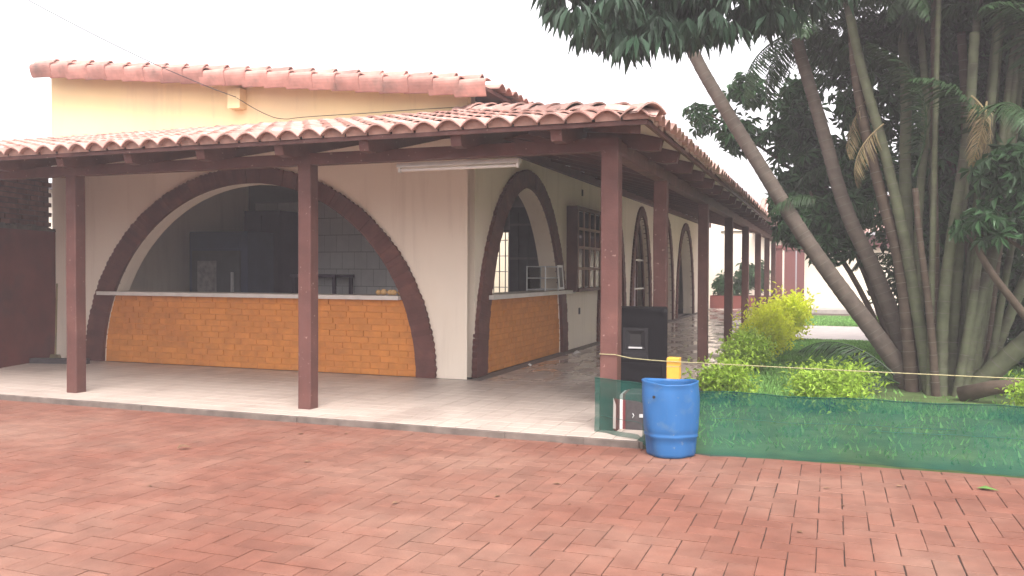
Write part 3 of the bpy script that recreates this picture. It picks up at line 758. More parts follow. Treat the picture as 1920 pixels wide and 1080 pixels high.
for k in range(40):
    u = .01+k*Lw/40; e = random.uniform(.0, .05)
    cr.hexa([wpt(u,.01,2.02), wpt(u+Lw/40,.01,2.02), wpt(u+Lw/40,-.25,2.02), wpt(u,-.25,2.02), wpt(u,.0,2.06+e), wpt(u+Lw/40,.0,2.06+e), wpt(u+Lw/40,-.24,2.06+e), wpt(u,-.24,2.06+e)])
o = cr.build('cement_crest', 'kerb_cement', bwl); o.matrix_parent_inverse = BM
rb = wbox(.06, Lw, -.24, -.075, 2.05, 3.2).build('rough_brick_panel', 'raw_mortar', bwl); rb.matrix_parent_inverse = BM
for r in range(14):
    u = .02 + (.11 if r % 2 else 0) + random.uniform(-.02, .02); z = 2.1+r*.078
    while u < 3.4:
        L = random.uniform(.19, .23); d = random.uniform(-.07, -.045)
        wbox(u, u+L-.015, -.1, d, z, z+.064).build('brick', 'raw_brick', rb); u += L
br = thing('broom', 'old broom leaning on the red wall beside the house corner', 'broom', (-11.25, 9.95, -.05))
MB().tube([(.02, .0, .06), (-.16, .20, 1.25)], .013, 8).build('handle', 'leaf_frond_dry', br)
MB().hexa([(-.10,-.04,0),(.16,-.04,0),(.16,.04,0),(-.10,.04,0),(-.06,-.02,.16),(.10,-.02,.16),(.10,.02,.16),(-.06,.02,.16)]).build('bristles', 'leaf_frond_dry', br)
pk = MB().hexa([(0,0,0),(.9,.18,0),(.88,.30,0),(-.02,.12,0),(0,0,.075),(.9,.18,.085),(.88,.30,.085),(-.02,.12,.075)]).build('plank', 'grey_dark'); pk.location = (-11.38, 9.62, -.002)
tag(pk, 'short dark plank lying on the floor at the foot of the red wall', 'plank')
nr = thing('neighbour_building', 'neighbouring building with a grey pitched roof showing over the porch at far left', 'building', (-24, 17, 0))
MB().box(-5, 5, 0, 6, -.14, 3.6).build('wall', 'plaster', nr)
MB().hexa([(-5.5,-.6,4.3),(6.3,-.6,3.4),(6.3,6.5,3.4),(-5.5,6.5,4.3),(-5.5,-.6,4.55),(6.3,-.6,3.55),(6.3,6.5,3.55),(-5.5,6.5,4.55)]).build('roof', 'grey_dark', nr)

# ================================================================== FAR END
fb = thing('far_building', 'far cream walled building with red lintel, red columns and red tiled roof', 'building', (2, 36.5, 0))
FM = Matrix.Translation((-2, -36.5, 0))
def F_(o): o.matrix_parent_inverse = FM; return o
F_(MB().box(-1.25, 16, 36.6, 36.9, -.1, 2.42).build('wall', 'far_wall', fb))
F_(MB().box(-1.25, 16, 34.6, 36.599, -.13, .02).build('step', 'concrete', fb))
F_(MB().box(-1.9, 16, 36.3, 36.95, 2.421, 2.90).build('lintel', 'far_red', fb))
for x, y, w_ in ((-1.82, 32.9, .13), (-1.52, 35.2, .2), (-1.16, 36.35, .14)):
    F_(MB().box(x-w_, x+w_, y-w_, y+w_, -.05, 2.42).build('column', 'far_red', fb))
    F_(MB().box(x-w_-.05, x+w_+.05, y-w_-.05, y+w_+.05, 2.30, 2.419).build('column_capital', 'far_red', fb))
rf = MB(); n = 90
for k in range(n):
    x0_, x1_ = -3+k*.21, -3+(k+1)*.21
    for j in range(6):
        t = j/6; f = lambda t: .09*abs(math.cos(math.pi*(t-.5)))**.7
        a, b = x0_+(x1_-x0_)*t, x0_+(x1_-x0_)*(t+1/6)
        rf.add([(a,35.9,2.93+f(t)),(b,35.9,2.93+f(t+1/6)),(b,40.5,4.75+f(t+1/6)),(a,40.5,4.75+f(t))], [(0,1,2,3)])
o = F_(rf.build('roof', 'roof_clay', fb))
ew = thing('corridor_end_wall', 'cream wall closing the far end of the porch corridor behind the planter', 'wall', (-3.2, 36.4, 0))
MB().box(-3, 1.7, 0, .25, -.1, 3.6).build('wall', 'plaster', ew)
pl = thing('planter', 'low red painted planter box full of dark leafy plants at the corridor end', 'planter', (-3.2, 34.6, 0))
MB().box(-1.3, 1.0, 0, .08, 0, .5).box(-1.3, 1.0, 1.2, 1.28, 0, .5).box(-1.3, -1.22, .081, 1.199, 0, .5).box(.92, 1.0, .081, 1.199, 0, .5).build('box', 'planter_red', pl)
MB().box(-1.219, .919, .082, 1.198, 0, .45).build('earth', 'soil', pl)

# ================================================================== FOLIAGE
def leaf_quads(P, D, N, L, W, bend=.15):
    """diamond leaves from base P along D with normal N -> V,F"""
    n = len(P); Bn = np.cross(N, D); Bn /= np.linalg.norm(Bn, axis=1, keepdims=True)+1e-9
    L = np.asarray(L).reshape(-1, 1)*np.ones((n, 1)); W = np.asarray(W).reshape(-1, 1)*np.ones((n, 1))
    V = np.empty((n, 4, 3))
    V[:, 0] = P; mid = P + D*L*.48 + N*L*bend*.5
    V[:, 1] = mid + Bn*W/2; V[:, 3] = mid - Bn*W/2
    V[:, 2] = P + D*L - N*L*bend
    return V
def quads_faces(V):
    n = len(V); b = (np.arange(n)*4)[:, None]
    F = np.concatenate([b+np.array([[0,1,2]]), b+np.array([[0,2,3]])]).tolist()
    return V.reshape(-1, 3), F
def unit(a): return a/(np.linalg.norm(a, axis=1, keepdims=True)+1e-9)
def blob_points(blobs, n, shell=.5):
    """points through ellipsoid blobs (cx,cy,cz,rx,ry,rz)"""
    bl = np.array(blobs, float); vol = bl[:, 3]*bl[:, 4]*bl[:, 5]; p = vol**.8/np.sum(vol**.8)
    idx = rng.choice(len(bl), n, p=p); d = unit(rng.normal(size=(n, 3))); r = rng.uniform(0, 1, n)**shell
    return bl[idx, :3] + d*r[:, None]*bl[idx, 3:], d
def clumpy(blobs, nclump, per, spread, shell=.45):
    C, d = blob_points(blobs, nclump, shell)
    P = np.repeat(C, per, 0) + rng.normal(size=(nclump*per, 3))*spread; D = np.repeat(d, per, 0)
    return P, D
def crown_simple(name, par, blobs, n, L, W, m, droop=.3, per=14, spread=.09):
    P, d = clumpy(blobs, n//per, per, spread)
    k = len(P); D = unit(d*.5 + rng.normal(size=(k, 3))*.7 + np.array([0, 0, -droop])); N = unit(rng.normal(size=(k, 3))*.6 + np.array([0, 0, 1.0]))
    N = unit(N - D*np.sum(N*D, 1, keepdims=True))
    V, F = quads_faces(leaf_quads(P, D, N, L*rng.uniform(.6, 1.25, k), W*rng.uniform(.7, 1.2, k)))
    return obj(name, npmesh(name, V, F, m), par)
def crown_rosettes(name, par, blobs, n, L, W, m, lobes=8):
    C, d = blob_points(blobs, n, .4)
    ax = unit(d*.7 + rng.normal(size=(n, 3))*.45 + np.array([0, 0, .5]))
    a = unit(np.cross(ax, rng.normal(size=(n, 3)))); b = np.cross(ax, a)
    Vs = []
    for k in range(lobes):
        t = 2*math.pi*k/lobes + rng.uniform(-.2, .2, n)
        D = unit(a*np.cos(t)[:, None] + b*np.sin(t)[:, None] + ax*.05 - np.array([0, 0, .45]))
        N = unit(ax - D*np.sum(ax*D, 1, keepdims=True))
        s = rng.uniform(.75, 1.15, n)
        Vs.append(leaf_quads(C + D*L*.12, D, N, L*s, W*s, .22))
    V, F = quads_faces(np.concatenate(Vs))
    return obj(name, npmesh(name, V, F, m), par)
def frond_mesh(name, m, L=1.8, n=42, leaf=.42, rise=.55, curl=1.5, hang=.5, wd=.03, seed=0):
    r = np.random.default_rng(seed); mb = MB()
    s = np.linspace(0, 1, 14); ang = rise - curl*s**1.4; ds = L/13
    pts = [np.zeros(3)]
    for a in ang[:-1]: pts.append(pts[-1] + ds*np.array([math.cos(a), 0, math.sin(a)]))
    pts = np.array(pts); mb.tube(pts, np.linspace(.016, .003, 14), 4)
    t = np.linspace(.14, .99, n); B = np.stack([np.interp(t, s, pts[:, k]) for k in range(3)], 1); A = np.interp(t, s, ang)
    for sd in (-1, 1):
        T = np.stack([np.cos(A), 0*A, np.sin(A)], 1); lat = np.tile([[0, sd, 0]], (n, 1)).astype(float)
        up = np.stack([-np.sin(A), 0*A, np.cos(A)], 1)
        D = unit(T*(.55+r.uniform(-.1, .1, (n, 1))) + lat + up*r.uniform(-.15, .25, (n, 1)) + np.array([0, 0, -hang])*r.uniform(.6, 1.3, (n, 1)))
        N = unit(np.cross(D, T)*(-sd) + r.normal(size=(n, 3))*.15)
        LL = leaf*np.sin(np.pi*(.18+.80*t))**.7*r.uniform(.85, 1.1, n)
        b = unit(np.cross(N, D)); W = wd*np.ones((n, 1))
        V = np.empty((n, 6, 3)); g = np.array([0, 0, -1.0])
        V[:, 0] = B - b*W*.2; V[:, 1] = B + b*W*.2
        M_ = B + D*LL[:, None]*.5; V[:, 2] = M_ + b*W*.5; V[:, 3] = M_ - b*W*.5
        E = B + unit(D + g*.55*hang)*LL[:, None]; V[:, 4] = E + b*W*.08; V[:, 5] = E - b*W*.08
        for q in V: mb.add(q, [(0,1,2,3), (3,2,4,5)])
    return mb.mesh(name, m)
FR = [frond_mesh('frond', 'leaf_frond', 1.9, 46, .46, .9, 1.9, .45, .032, 1), frond_mesh('frond', 'leaf_frond', 1.6, 40, .42, .5, 1.6, .6, .03, 2),
      frond_mesh('frond', 'leaf_frond', 1.4, 40, .40, .2, 1.5, .8, .028, 3), frond_mesh('frond', 'leaf_frond', 2.2, 50, .5, 1.1, 1.7, .4, .034, 4)]
FRD = frond_mesh('frond', 'leaf_frond_dry', 1.2, 30, .38, -.2, 1.4, 1.1, .02, 5)
def put_frond(par, p, az, tilt_, k=None, sc=1., inv=None, dry=False):
    M = Matrix.Translation(p) @ Matrix.Rotation(az, 4, 'Z') @ Matrix.Rotation(-tilt_, 4, 'Y') @ Matrix.Rotation(random.uniform(-.3, .3), 4, 'X') @ Matrix.Scale(sc, 4)
    me = FRD if dry else FR[random.randrange(4) if k is None else k]
    o = obj('dry_frond' if dry else 'frond', me, par)
    o.matrix_local = M
    if inv is not None: o.matrix_parent_inverse = inv
    return o
class RMB(MB):
    def build(s, name, m, parent=None, smooth=False):
        me = s.mesh(name, m, smooth); me.materials.append(MATS['ring_pale'])
        for i, p in enumerate(me.polygons):
            if (i//s.n) % 3 == 0: p.material_index = 1
        return obj(name, me, parent)
def ringed(path, r0, r1, step=.13, n=10, bump_=.05):
    P = [Vector(p) for p in path]; Ls = [0]
    for a, b in zip(P[:-1], P[1:]): Ls.append(Ls[-1]+(b-a).length)
    out = []; rad = []; m = int(Ls[-1]/step)
    arr = np.array(path, float)
    for i in range(m):
        jit = random.uniform(-.04, .04) if i else 0
        for k, (o, bb) in enumerate(((0, bump_), (.008, bump_*.8), (.04, 0))):
            u = step*i+jit+o; q = [float(np.interp(u, Ls, arr[:, c])) for c in range(3)]
            out.append(q); t = i/m; rad.append((r0+(r1-r0)*t**.7)*(1+bb))
    t = RMB(); t.n = n
    return t.tube(out, rad, n)
def smooth_path(pts, it=2):
    p = [Vector(q) for q in pts]
    for _ in range(it):
        q = [p[0]]
        for a, b in zip(p[:-1], p[1:]): q += [a*.75+b*.25, a*.25+b*.75]
        p = q+[p[-1]]
    return [tuple(q) for q in p]
def inv_of(o): return Matrix.Translation(-o.location)

# leaning palms
def palm(name, label, path, r0, r1, nf, fsc, m='bark_palm', tilt_rng=(-.9, .5)):
    t = thing(name, label, 'palm tree', path[0]); iv = inv_of(t)
    o = ringed(smooth_path(path), r0, r1).build('trunk', m, t, True); o.matrix_parent_inverse = iv
    top = Vector(path[-1])
    for k in range(nf):
        put_frond(t, top, 2*math.pi*k/nf+random.uniform(-.2, .2), random.uniform(*tilt_rng), None, fsc*random.uniform(.85, 1.1), iv)
    return t
palm('palm_tree', 'tall pale palm trunk leaning strongly left towards the porch roof', [(.98,12.2,-.1),(.80,12.2,.28),(-.20,12.2,1.64),(-.89,12.2,2.81),(-1.47,12.2,3.79),(-1.88,12.2,4.53),(-2.4,12.3,5.9)], .128, .078, 12, 1.0)
palm('palm_tree', 'ringed pale palm leaning slightly left with drooping crown, right of the strongly leaning palm', [(1.02,12.5,-.1),(.93,12.5,.4),(.53,12.5,1.5),(.16,12.5,2.25),(-.15,12.5,3.45),(-.43,12.5,4.4),(-.50,12.5,4.75)], .122, .078, 18, .85, tilt_rng=(-1.1, .4))

# areca clump
cl = thing('palm_clump', 'dense clump of many green ringed palm stems behind the netting', 'palm clump', (1.3, 12.2, -.1)); iv = inv_of(cl)
stems = [([(.98,12.0,-.1),(.85,12.0,1.5),(.59,12.0,2.4),(.28,12.0,3.75),(.2,12.0,4.9)], .10), ([(1.18,11.9,-.1),(.91,11.9,1.64),(.64,11.9,2.9),(.31,11.9,4.1),(.1,11.9,5.2)], .095),
         ([(1.28,11.75,-.1),(1.29,11.75,1.1),(1.40,11.75,2.0),(1.55,11.7,3.2),(1.6,11.7,4.6)], .095), ([(1.5,11.8,-.1),(1.71,11.8,1.37),(2.14,11.8,2.5),(2.6,11.8,3.6)], .115),
         ([(1.05,12.6,-.1),(.95,12.6,1.8),(.9,12.6,2.9),(.92,12.6,3.9),(.8,12.6,5.2)], .11), ([(1.42,12.3,-.1),(1.5,12.3,1.5),(1.62,12.3,3.0),(1.5,12.3,4.8)], .09),
         ([(1.6,11.9,-.1),(2.1,11.7,.55),(2.9,11.5,1.3),(3.6,11.4,2.2)], .15), ([(1.1,12.1,-.1),(1.02,12.2,2.0),(1.15,12.3,3.5),(1.0,12.3,5.0)], .075),
         ([(1.65,12.6,-.1),(1.95,12.7,1.6),(2.2,12.8,3.0),(2.3,12.8,4.7)], .09), ([(1.35,12.8,-.1),(1.3,12.9,2.0),(1.25,13,3.6),(1.3,13,5.1)], .085),
         ([(1.22,11.65,-.1),(1.14,11.6,.9),(1.0,11.6,1.9),(.93,11.6,2.7)], .06), ([(1.75,12.2,-.1),(2.3,12.2,1.5),(2.9,12.2,3.0),(3.2,12.2,4.5)], .085),
         ([(1.45,11.7,-.1),(1.6,11.65,1.0),(1.72,11.65,2.2),(1.78,11.6,3.0)], .07)]
for k in range(11):
    bx = random.uniform(.95, 1.85); by = random.uniform(11.7, 12.7); tx = bx + (bx-1.2)*random.uniform(.7, 1.4) + random.uniform(-.25, .15)
    stems.append(([(bx,by,-.1),(bx*.7+tx*.3,by,1.7),(bx*.35+tx*.65,by,3.3),(tx,by+random.uniform(-.2,.2),random.uniform(4.9,5.8))], random.uniform(.05, .085)))
for i, (p, r) in enumerate(stems):
    o = ringed(smooth_path(p), r*.85, r*.55, .17, 9, .09).build('stem', 'stem_green' if i % 5 else 'bark_dark', cl, True); o.matrix_parent_inverse = iv
    top = Vector(p[-1]) + Vector((0, 0, .25 if p[-1][2] > 3.5 else 0))
    for k in range(9 if i < 13 and top.z > 3.5 else (4 if top.z > 3.5 else 1)):
        put_frond(cl, top - Vector((0, 0, random.uniform(0, .5))), random.uniform(0, 2*math.pi), random.uniform(-.5, .9), None, random.uniform(.75, 1.1), iv)
for (p, az, tl, k, sc) in [((.75,11.7,.15), 2.9, .55, 2, .95), ((.8,11.6,.05), 3.3, .25, 2, .85), ((.9,12.9,2.1), 2.9, -.1, 1, .7), ((.95,13,1.6), 2.5, .2, 2, .7), ((1.0,13,2.4), 3.3, -.3, 1, .8),
                           ((2.2,11.4,1.0), -.4, .1, 2, .9), ((2.0,11.5,1.5), .2, .0, 1, .9), ((2.2,11.6,1.9), -.9, .2, 1, .9), ((1.6,11.4,3.3), -1.2, -.3, 1, .8), ((-.1,12.3,2.4), 3.5, .1, 2, .6), ((.1,12.9,2.9), 2.6, 0, 2, .6)]:
    put_frond(cl, p, az, tl, k, sc, iv)
for p, az in [((1.55,11.6,3.55), -.9), ((1.7,11.5,3.45), -1.7), ((.45,11.9,3.7), 2.4), ((.6,11.8,3.3), 3.4)]: put_frond(cl, p, az, -.5, None, .75, iv, True)
o = MB().tube([(1.45,11.35,-.02),(1.75,11.2,.10),(2.02,11.1,.16)], [.10,.085,.075], 10).build('cut_stump', 'bark_dark', cl, True); o.matrix_parent_inverse = iv
o = MB().tube([(2.015,11.102,.1595),(2.03,11.095,.163)], [.072,.070], 10).build('cut_face', 'leaf_frond_dry', cl); o.matrix_parent_inverse = iv
SPX = (.95, 12.9)
# broad-leaved umbrella trees
def umbrella_tree(label, base, limbs, blobs, n, L, m='leaf_schefflera', W=.3):
    t = thing('umbrella_tree', label, 'tree', base); iv = inv_of(t)
    o = MB()
    for p, r0, r1 in limbs:
        pp = smooth_path(p); o.tube(pp, np.linspace(r0, r1, len(pp)), 7)
    o = o.build('trunk', 'bark_dark', t, True); o.matrix_parent_inverse = iv
    o = crown_rosettes('crown', t, blobs, n, L, L*W, m); o.matrix_parent_inverse = iv
    return t
umbrella_tree('umbrella tree with glossy dark leaves against the sky, beside the porch eave', (1.0, 14.2, -.1),
    [([(1.0,14.2,-.1),(.45,14.2,1.6),(-.2,14.2,2.9),(-.6,14.2,3.8)], .07, .03), ([(-.1,14.2,2.6),(-.9,14.2,3.3),(-1.9,14.2,4.0)], .035, .012), ([(.0,14.2,2.5),(.5,14.2,3.2),(.6,14.2,4.0)], .035, .015)],
    [(-1.95,14.2,3.95,.42,.4,.25), (-1.35,14.2,3.65,.35,.4,.3), (-1.3,14.2,4.35,.3,.4,.25), (-.6,14.2,3.75,.5,.5,.45), (-.3,14.2,3.2,.6,.5,.4), (.25,14.2,3.1,.55,.5,.45), (-.45,14.2,2.75,.5,.5,.3), (.3,14.2,4.0,.35,.4,.4), (-.5,14.2,4.25,.3,.4,.2), (.1,14.2,2.4,.35,.4,.35)], 520, .20)
umbrella_tree('umbrella tree with drooping fingered leaves in front of the palm stems at right', (2.25, 11.3, -.1),
    [([(2.25,11.3,-.1),(2.3,11.3,1.0),(2.2,11.3,1.9),(2.4,11.3,2.6)], .06, .03), ([(2.2,11.3,1.6),(1.7,11.2,1.95)], .03, .015), ([(2.1,11.2,.9),(1.65,11.1,1.5),(1.5,11.1,1.9)], .05, .03)],
    [(1.95,11.2,2.65,.45,.35,.3), (2.4,11.2,2.55,.5,.4,.35), (1.6,11.1,1.98,.3,.3,.24), (2.3,11.2,2.05,.4,.35,.3), (1.85,11.2,2.25,.3,.3,.25), (2.6,11.2,3.1,.4,.4,.3)], 330, .19)
umbrella_tree('umbrella tree low over the leaning trunks with leaves hiding the porch roof end', (.92, 13.2, -.1),
    [([(.92,13.2,-.1),(.45,13.2,1.1),(-.1,13.2,2.0),(-.3,13.2,2.6)], .05, .02)],
    [(-.35,13.1,2.15,.45,.35,.3), (.0,13.1,1.85,.35,.35,.3), (-.6,13.1,2.4,.3,.3,.25), (.2,13.1,2.4,.45,.35,.35), (.45,13.1,2.9,.4,.4,.35)], 330, .18)
umbrella_tree('umbrella tree crown filling the gap among the tall palm stems', (1.9, 13.4, -.1),
    [([(1.9,13.4,-.1),(1.8,13.4,2.0),(1.4,13.4,3.5),(1.2,13.4,4.5)], .07, .03)],
    [(.5,13.3,3.6,.5,.4,.5), (1.0,13.3,4.2,.6,.5,.5), (.2,13.2,4.4,.5,.4,.4), (1.8,13.3,3.8,.6,.5,.6), (2.4,13.3,3.3,.5,.5,.6), (1.4,13.3,3.1,.5,.5,.5), (2.3,13.3,4.3,.6,.5,.5), (1.2,13.3,2.3,.4,.4,.5), (.9,13.2,4.8,.8,.5,.3)], 620, .2)
# mango tree: trunk stands to the right of the view, long limb over the garden
mg = thing('mango_tree', 'mango tree whose dark hanging leaves fill the top of the view', 'tree', (3.4, 8.6, -.1)); iv = inv_of(mg)
o = MB()
for p, r0, r1 in [([(3.4,8.6,-.1),(3.4,8.6,2.0),(3.1,8.5,3.4),(2.6,8.4,4.4)], .2, .13), ([(2.6,8.4,4.4),(1.2,8.2,4.8),(-.6,8.0,4.75),(-2.0,7.9,4.6)], .12, .03), ([(.6,8.1,4.8),(-.4,8.6,4.5),(-1.3,8.8,4.2)], .05, .015), ([(-.8,8.0,4.75),(-1.7,7.6,4.5),(-2.3,7.5,4.4)], .04, .012), ([(2.6,8.4,4.4),(2.9,9.2,5.2)], .1, .04)]:
    pp = smooth_path(p); o.tube(pp, np.linspace(r0, r1, len(pp)), 7)
o = o.build('trunk', 'bark_dark', mg, True); o.matrix_parent_inverse = iv
def mango_crown():
    cl_ = []
    edge = lambda x: np.interp(x, [-2.8, -2.6, -2.35, -2.05, -1.6, -1.1, -.7, -.2, .3, 1.0, 2.2, 3.5], [4.25, 3.98, 3.72, 3.60, 3.58, 3.60, 3.64, 3.75, 3.85, 4.0, 3.9, 3.8])
    n = 420
    X = rng.uniform(-2.72, 3.4, n); X[:240] = rng.uniform(-2.72, .1, 240); Y = rng.normal(8.1, .55, n); sc = Y/8.0  # leaves right of the view are added overhead to shade the palm clump
    Z = 1.42 + (edge(X/sc)+.02-1.42)*sc + rng.uniform(0, 1.25, n)**1.25
    per = 15
    C = np.stack([X, Y, Z], 1); P = np.repeat(C, per, 0); k = len(P)
    out = unit(np.concatenate([rng.normal(size=(k, 2)), np.zeros((k, 1))], 1)); D = unit(out*rng.uniform(.25, .9, (k, 1)) + np.array([0, 0, -.85]))
    P = P + out*.03 + rng.normal(size=(k, 3))*.02
    N = unit(out + rng.normal(size=(k, 3))*.25 + np.array([0, 0, .4])); N = unit(N - D*np.sum(N*D, 1, keepdims=True))
    V, F = quads_faces(leaf_quads(P, D, N, rng.uniform(.18, .30, k), rng.uniform(.045, .07, k), .12))
    return npmesh('crown', V, F, 'leaf_mango')
o = obj('crown', mango_crown(), mg); o.matrix_parent_inverse = iv
# deep trees behind
def bush_tree(label, x, y, blobs, n, L, m, th=.09, h=2.0, name='broadleaf_tree', group=None):
    t = thing(name, label, 'tree', (x, y, -.1), group); iv = inv_of(t)
    o = MB().tube(smooth_path([(x,y,-.1),(x+.1,y,h*.5),(x-.05,y+.05,h)]), th, 7)
    for k in range(4):
        b = random.choice(blobs); o.tube([(x, y, h*.8), ((x+b[0])/2, (y+b[1])/2, (h+b[2])/2), tuple(b[:3])], [th*.5, th*.3, th*.12], 6)
    o = o.build('trunk', 'bark_dark', t, True); o.matrix_parent_inverse = iv
    o = crown_simple('crown', t, blobs, n, L, L*.45, m, .3, 12, L*.7); o.matrix_parent_inverse = iv
    return t
for i, (x, y, lab) in enumerate([(3.2, 15.5, 'dense dark tree behind the palm clump, nearest the stems'), (5.2, 14.2, 'dense dark tree at the right edge behind the palm clump'),
                                (2.7, 18.3, 'dense dark tree between the palm clump and the far garden path'), (5.0, 18.5, 'dark tree deepest in the shade behind the palm clump'),
                                (1.85, 16.3, 'slender dark tree directly behind the palm stems')]):
    bl = [(x+random.uniform(-1, 1)*(.9 if x > 2.5 else .35), y+random.uniform(-.6, .6), z, random.uniform(.7, 1.0), random.uniform(.6, .9), random.uniform(.5, .8)) for z in np.linspace(.3, 5.8, 16)]
    bush_tree(lab, x, y, bl, 14000, .17, 'leaf_deep', .12, 3)
bl = [(random.uniform(.9, 4.6), random.uniform(10.6, 14.6), random.uniform(5.2, 7.0), random.uniform(.6, 1.0), random.uniform(.6, .9), random.uniform(.4, .6)) for _ in range(26)]  # canopy added overhead, mostly unseen, to darken the clump below
bl += [(x, y, 4.75, .55, .5, .35) for x, y in ((.6, 12.9), (1.3, 12.6), (2.1, 12.9), (2.8, 12.4), (2.4, 11.6), (.2, 13.2))]
bush_tree('added tall tree, mostly out of view, its dense dark crown shading the palm clump', 2.9, 13.6, bl, 26000, .16, 'leaf_deep', .16, 5)
bush_tree('small green tree beside the far cream wall', 1.95, 24, [(1.9,24,1.6,.45,.4,.5), (2.1,24,2.2,.5,.4,.5), (1.8,24,2.8,.45,.4,.4), (2.3,24,1.0,.4,.4,.4)], 2600, .13, 'leaf_far', .06, 1.5)
bush_tree('distant pale green tree top over the porch roof at far left', -24, 30, [(-24,30,5.2,1.6,.8,.8), (-22.6,30,5.0,1.0,.8,.7), (-25.4,30,5.4,1.2,.8,.6)], 2500, .22, 'leaf_far', .2, 4.5)
# planter plants
bl = [(-4.1,35.1,.95,.35,.35,.5), (-3.2,35.1,1.25,.35,.35,.65), (-2.6,35.1,1.35,.25,.35,.6), (-3.7,35.2,.8,.3,.3,.35)]
o = crown_rosettes('plants', pl, bl, 260, .26, .07, 'leaf_planter', 7); o.matrix_parent_inverse = inv_of(pl)
for x, h in ((-4.1, .9), (-3.2, 1.2), (-2.6, 1.3)):
    o = MB().tube([(x,35.1,.45),(x+.03,35.1,h)], [.02,.01], 6).build('stem', 'bark_dark', pl); o.matrix_parent_inverse = inv_of(pl)
# shrubs
def shrub(name, label, x, y, blobs, n, L, m, group):
    t = thing(name, label, 'shrub', (x, y, -.1), group); iv = inv_of(t)
    o = MB()
    for b in blobs: o.tube([(x, y, -.1), ((x+b[0])/2, (y+b[1])/2, b[2]*.4), (b[0], b[1], b[2])], [.012, .009, .004], 5)
    o = o.build('branches', 'bark_dark', t); o.matrix_parent_inverse = iv
    o = crown_simple('foliage', t, blobs, n, L, L*.45, m, -.2, 9, L*1.0); o.matrix_parent_inverse = iv
def rb_(x, y, w, h, n, z0=.0):
    return [(x+random.uniform(-1, 1)*w*.6, y+random.uniform(-1, 1)*w*.6, z0+h*random.uniform(.25, .82), w*random.uniform(.35, .55), w*random.uniform(.35, .55), h*random.uniform(.18, .28)) for _ in range(n)]
GH = 'golden shrubs edging the terrace'
shrub('golden_shrub', 'darkest and lowest shrub at the near end of the golden hedge', -1.25, 13.2, rb_(-1.22, 13.2, .40, .46, 14), 3600, .075, 'leaf_lime', GH)
shrub('golden_shrub', 'yellow green shrub second from the near end of the golden hedge', -1.1, 15.1, rb_(-1.1, 15.1, .42, .64, 14), 3000, .085, 'leaf_gold', GH)
shrub('golden_shrub', 'bright golden shrub in the middle of the hedge', -1.0, 17.0, rb_(-1.0, 17.0, .46, .74, 14), 3000, .095, 'leaf_gold', GH)
shrub('golden_shrub', 'tallest bright golden shrub at the far end of the hedge', -.93, 19.2, rb_(-.93, 19.2, .50, .90, 16), 3200, .105, 'leaf_gold', GH)
GN = 'low lime shrubs behind the netting'
shrub('low_shrub', 'low lime shrub poking over the netting right of the blue barrel', -1.05, 10.2, rb_(-1.15, 10.2, .42, .40, 14), 1700, .07, 'leaf_lime', GN)
shrub('low_shrub', 'low lime shrub poking over the netting in front of the palm clump', 0.0, 10.1, rb_(0.02, 10.1, .52, .42, 18), 2200, .07, 'leaf_lime', GN)
shrub('low_shrub', 'low lime shrub over the netting at the right edge of the view', 2.0, 10.0, rb_(2.0, 10.0, .4, .34, 10), 1800, .065, 'leaf_lime', GN)

# ================================================================== NET, BARREL, SPEAKER
net = thing('shade_net', 'low fence of translucent green shade netting along the garden edge', 'net', (-1.95, 7.3, -.05)); iv = inv_of(net)
def build_net():
    mb = MB(); X = np.concatenate([np.linspace(-1.96, -1.0, 25), np.linspace(-.94, 3.4, 90)]); nz = 12
    def pos(x, t):
        y = np.interp(x, [-1.96, -1.45, -1.0, 0, 3.4], [7.40, 7.16, 7.09, 7.12, 7.42])
        zb = np.interp(x, [-1.96, -1.75, -1.52, -1.4, 3.4], [.004, .004, .006, -.066, -.066]); zt = np.interp(x, [-1.96, -1.0, 3.4], [.485, .45, .42]) + .006*math.sin(x*7)
        y += .018*math.sin(x*9+t*2) * (1-t*.6) + .012*math.sin(x*23) + (.05*(1-t)**3 * math.sin(x*3.1+1) if x > -1.3 else -.03*(1-t)**3)
        return (x, y, zb+(zt-zb)*t)
    V = [pos(x, j/nz) for x in X for j in range(nz+1)]; F = []
    for i in range(len(X)-1):
        for j in range(nz):
            xm = (X[i]+X[i+1])/2; tm = (j+.5)/nz
            if -1.765 < xm < -1.47 and .10 < tm < .64: continue      # torn opening in front of the case
            a = i*(nz+1)+j; F.append((a, a+nz+1, a+nz+2, a+1))
    mb.add(V, F); o = mb.build('netting', 'net', net, True); o.matrix_parent_inverse = iv
    hem = MB().tube([tuple(np.array(pos(x, 1.0))+[0,-.002,0]) for x in X], .0045, 5); o = hem.build('top_hem', 'net', net); o.matrix_parent_inverse = iv
    for t_, xa, xb in ((.60, -.9, .9), (.52, .3, 3.3), (.30, -1.9, -1.0)):
        sm = MB().tube([tuple(np.array(pos(x, t_+.015*math.sin(x*2)))+[0,-.004,0]) for x in np.linspace(xa, xb, 40)], .002, 4).build('seam', 'net_seam', net); sm.matrix_parent_inverse = iv
    flap = MB(); P0, P1 = pos(-1.765, .62), pos(-1.765, .12)
    flap.add([(P0[0],P0[1]-.01,P0[2]+.03),(P0[0]+.028,P0[1]-.03,P0[2]-.03),(P1[0]+.03,P1[1]-.03,P1[2]),(P1[0],P1[1]-.01,P1[2])], [(0,1,2,3)])
    o = flap.build('folded_edge', 'concrete', net); o.matrix_parent_inverse = iv
build_net()
bl_ = thing('barrel', 'blue plastic barrel with cut open top standing on the brick paving', 'barrel', (-1.215, 6.97, GZ))
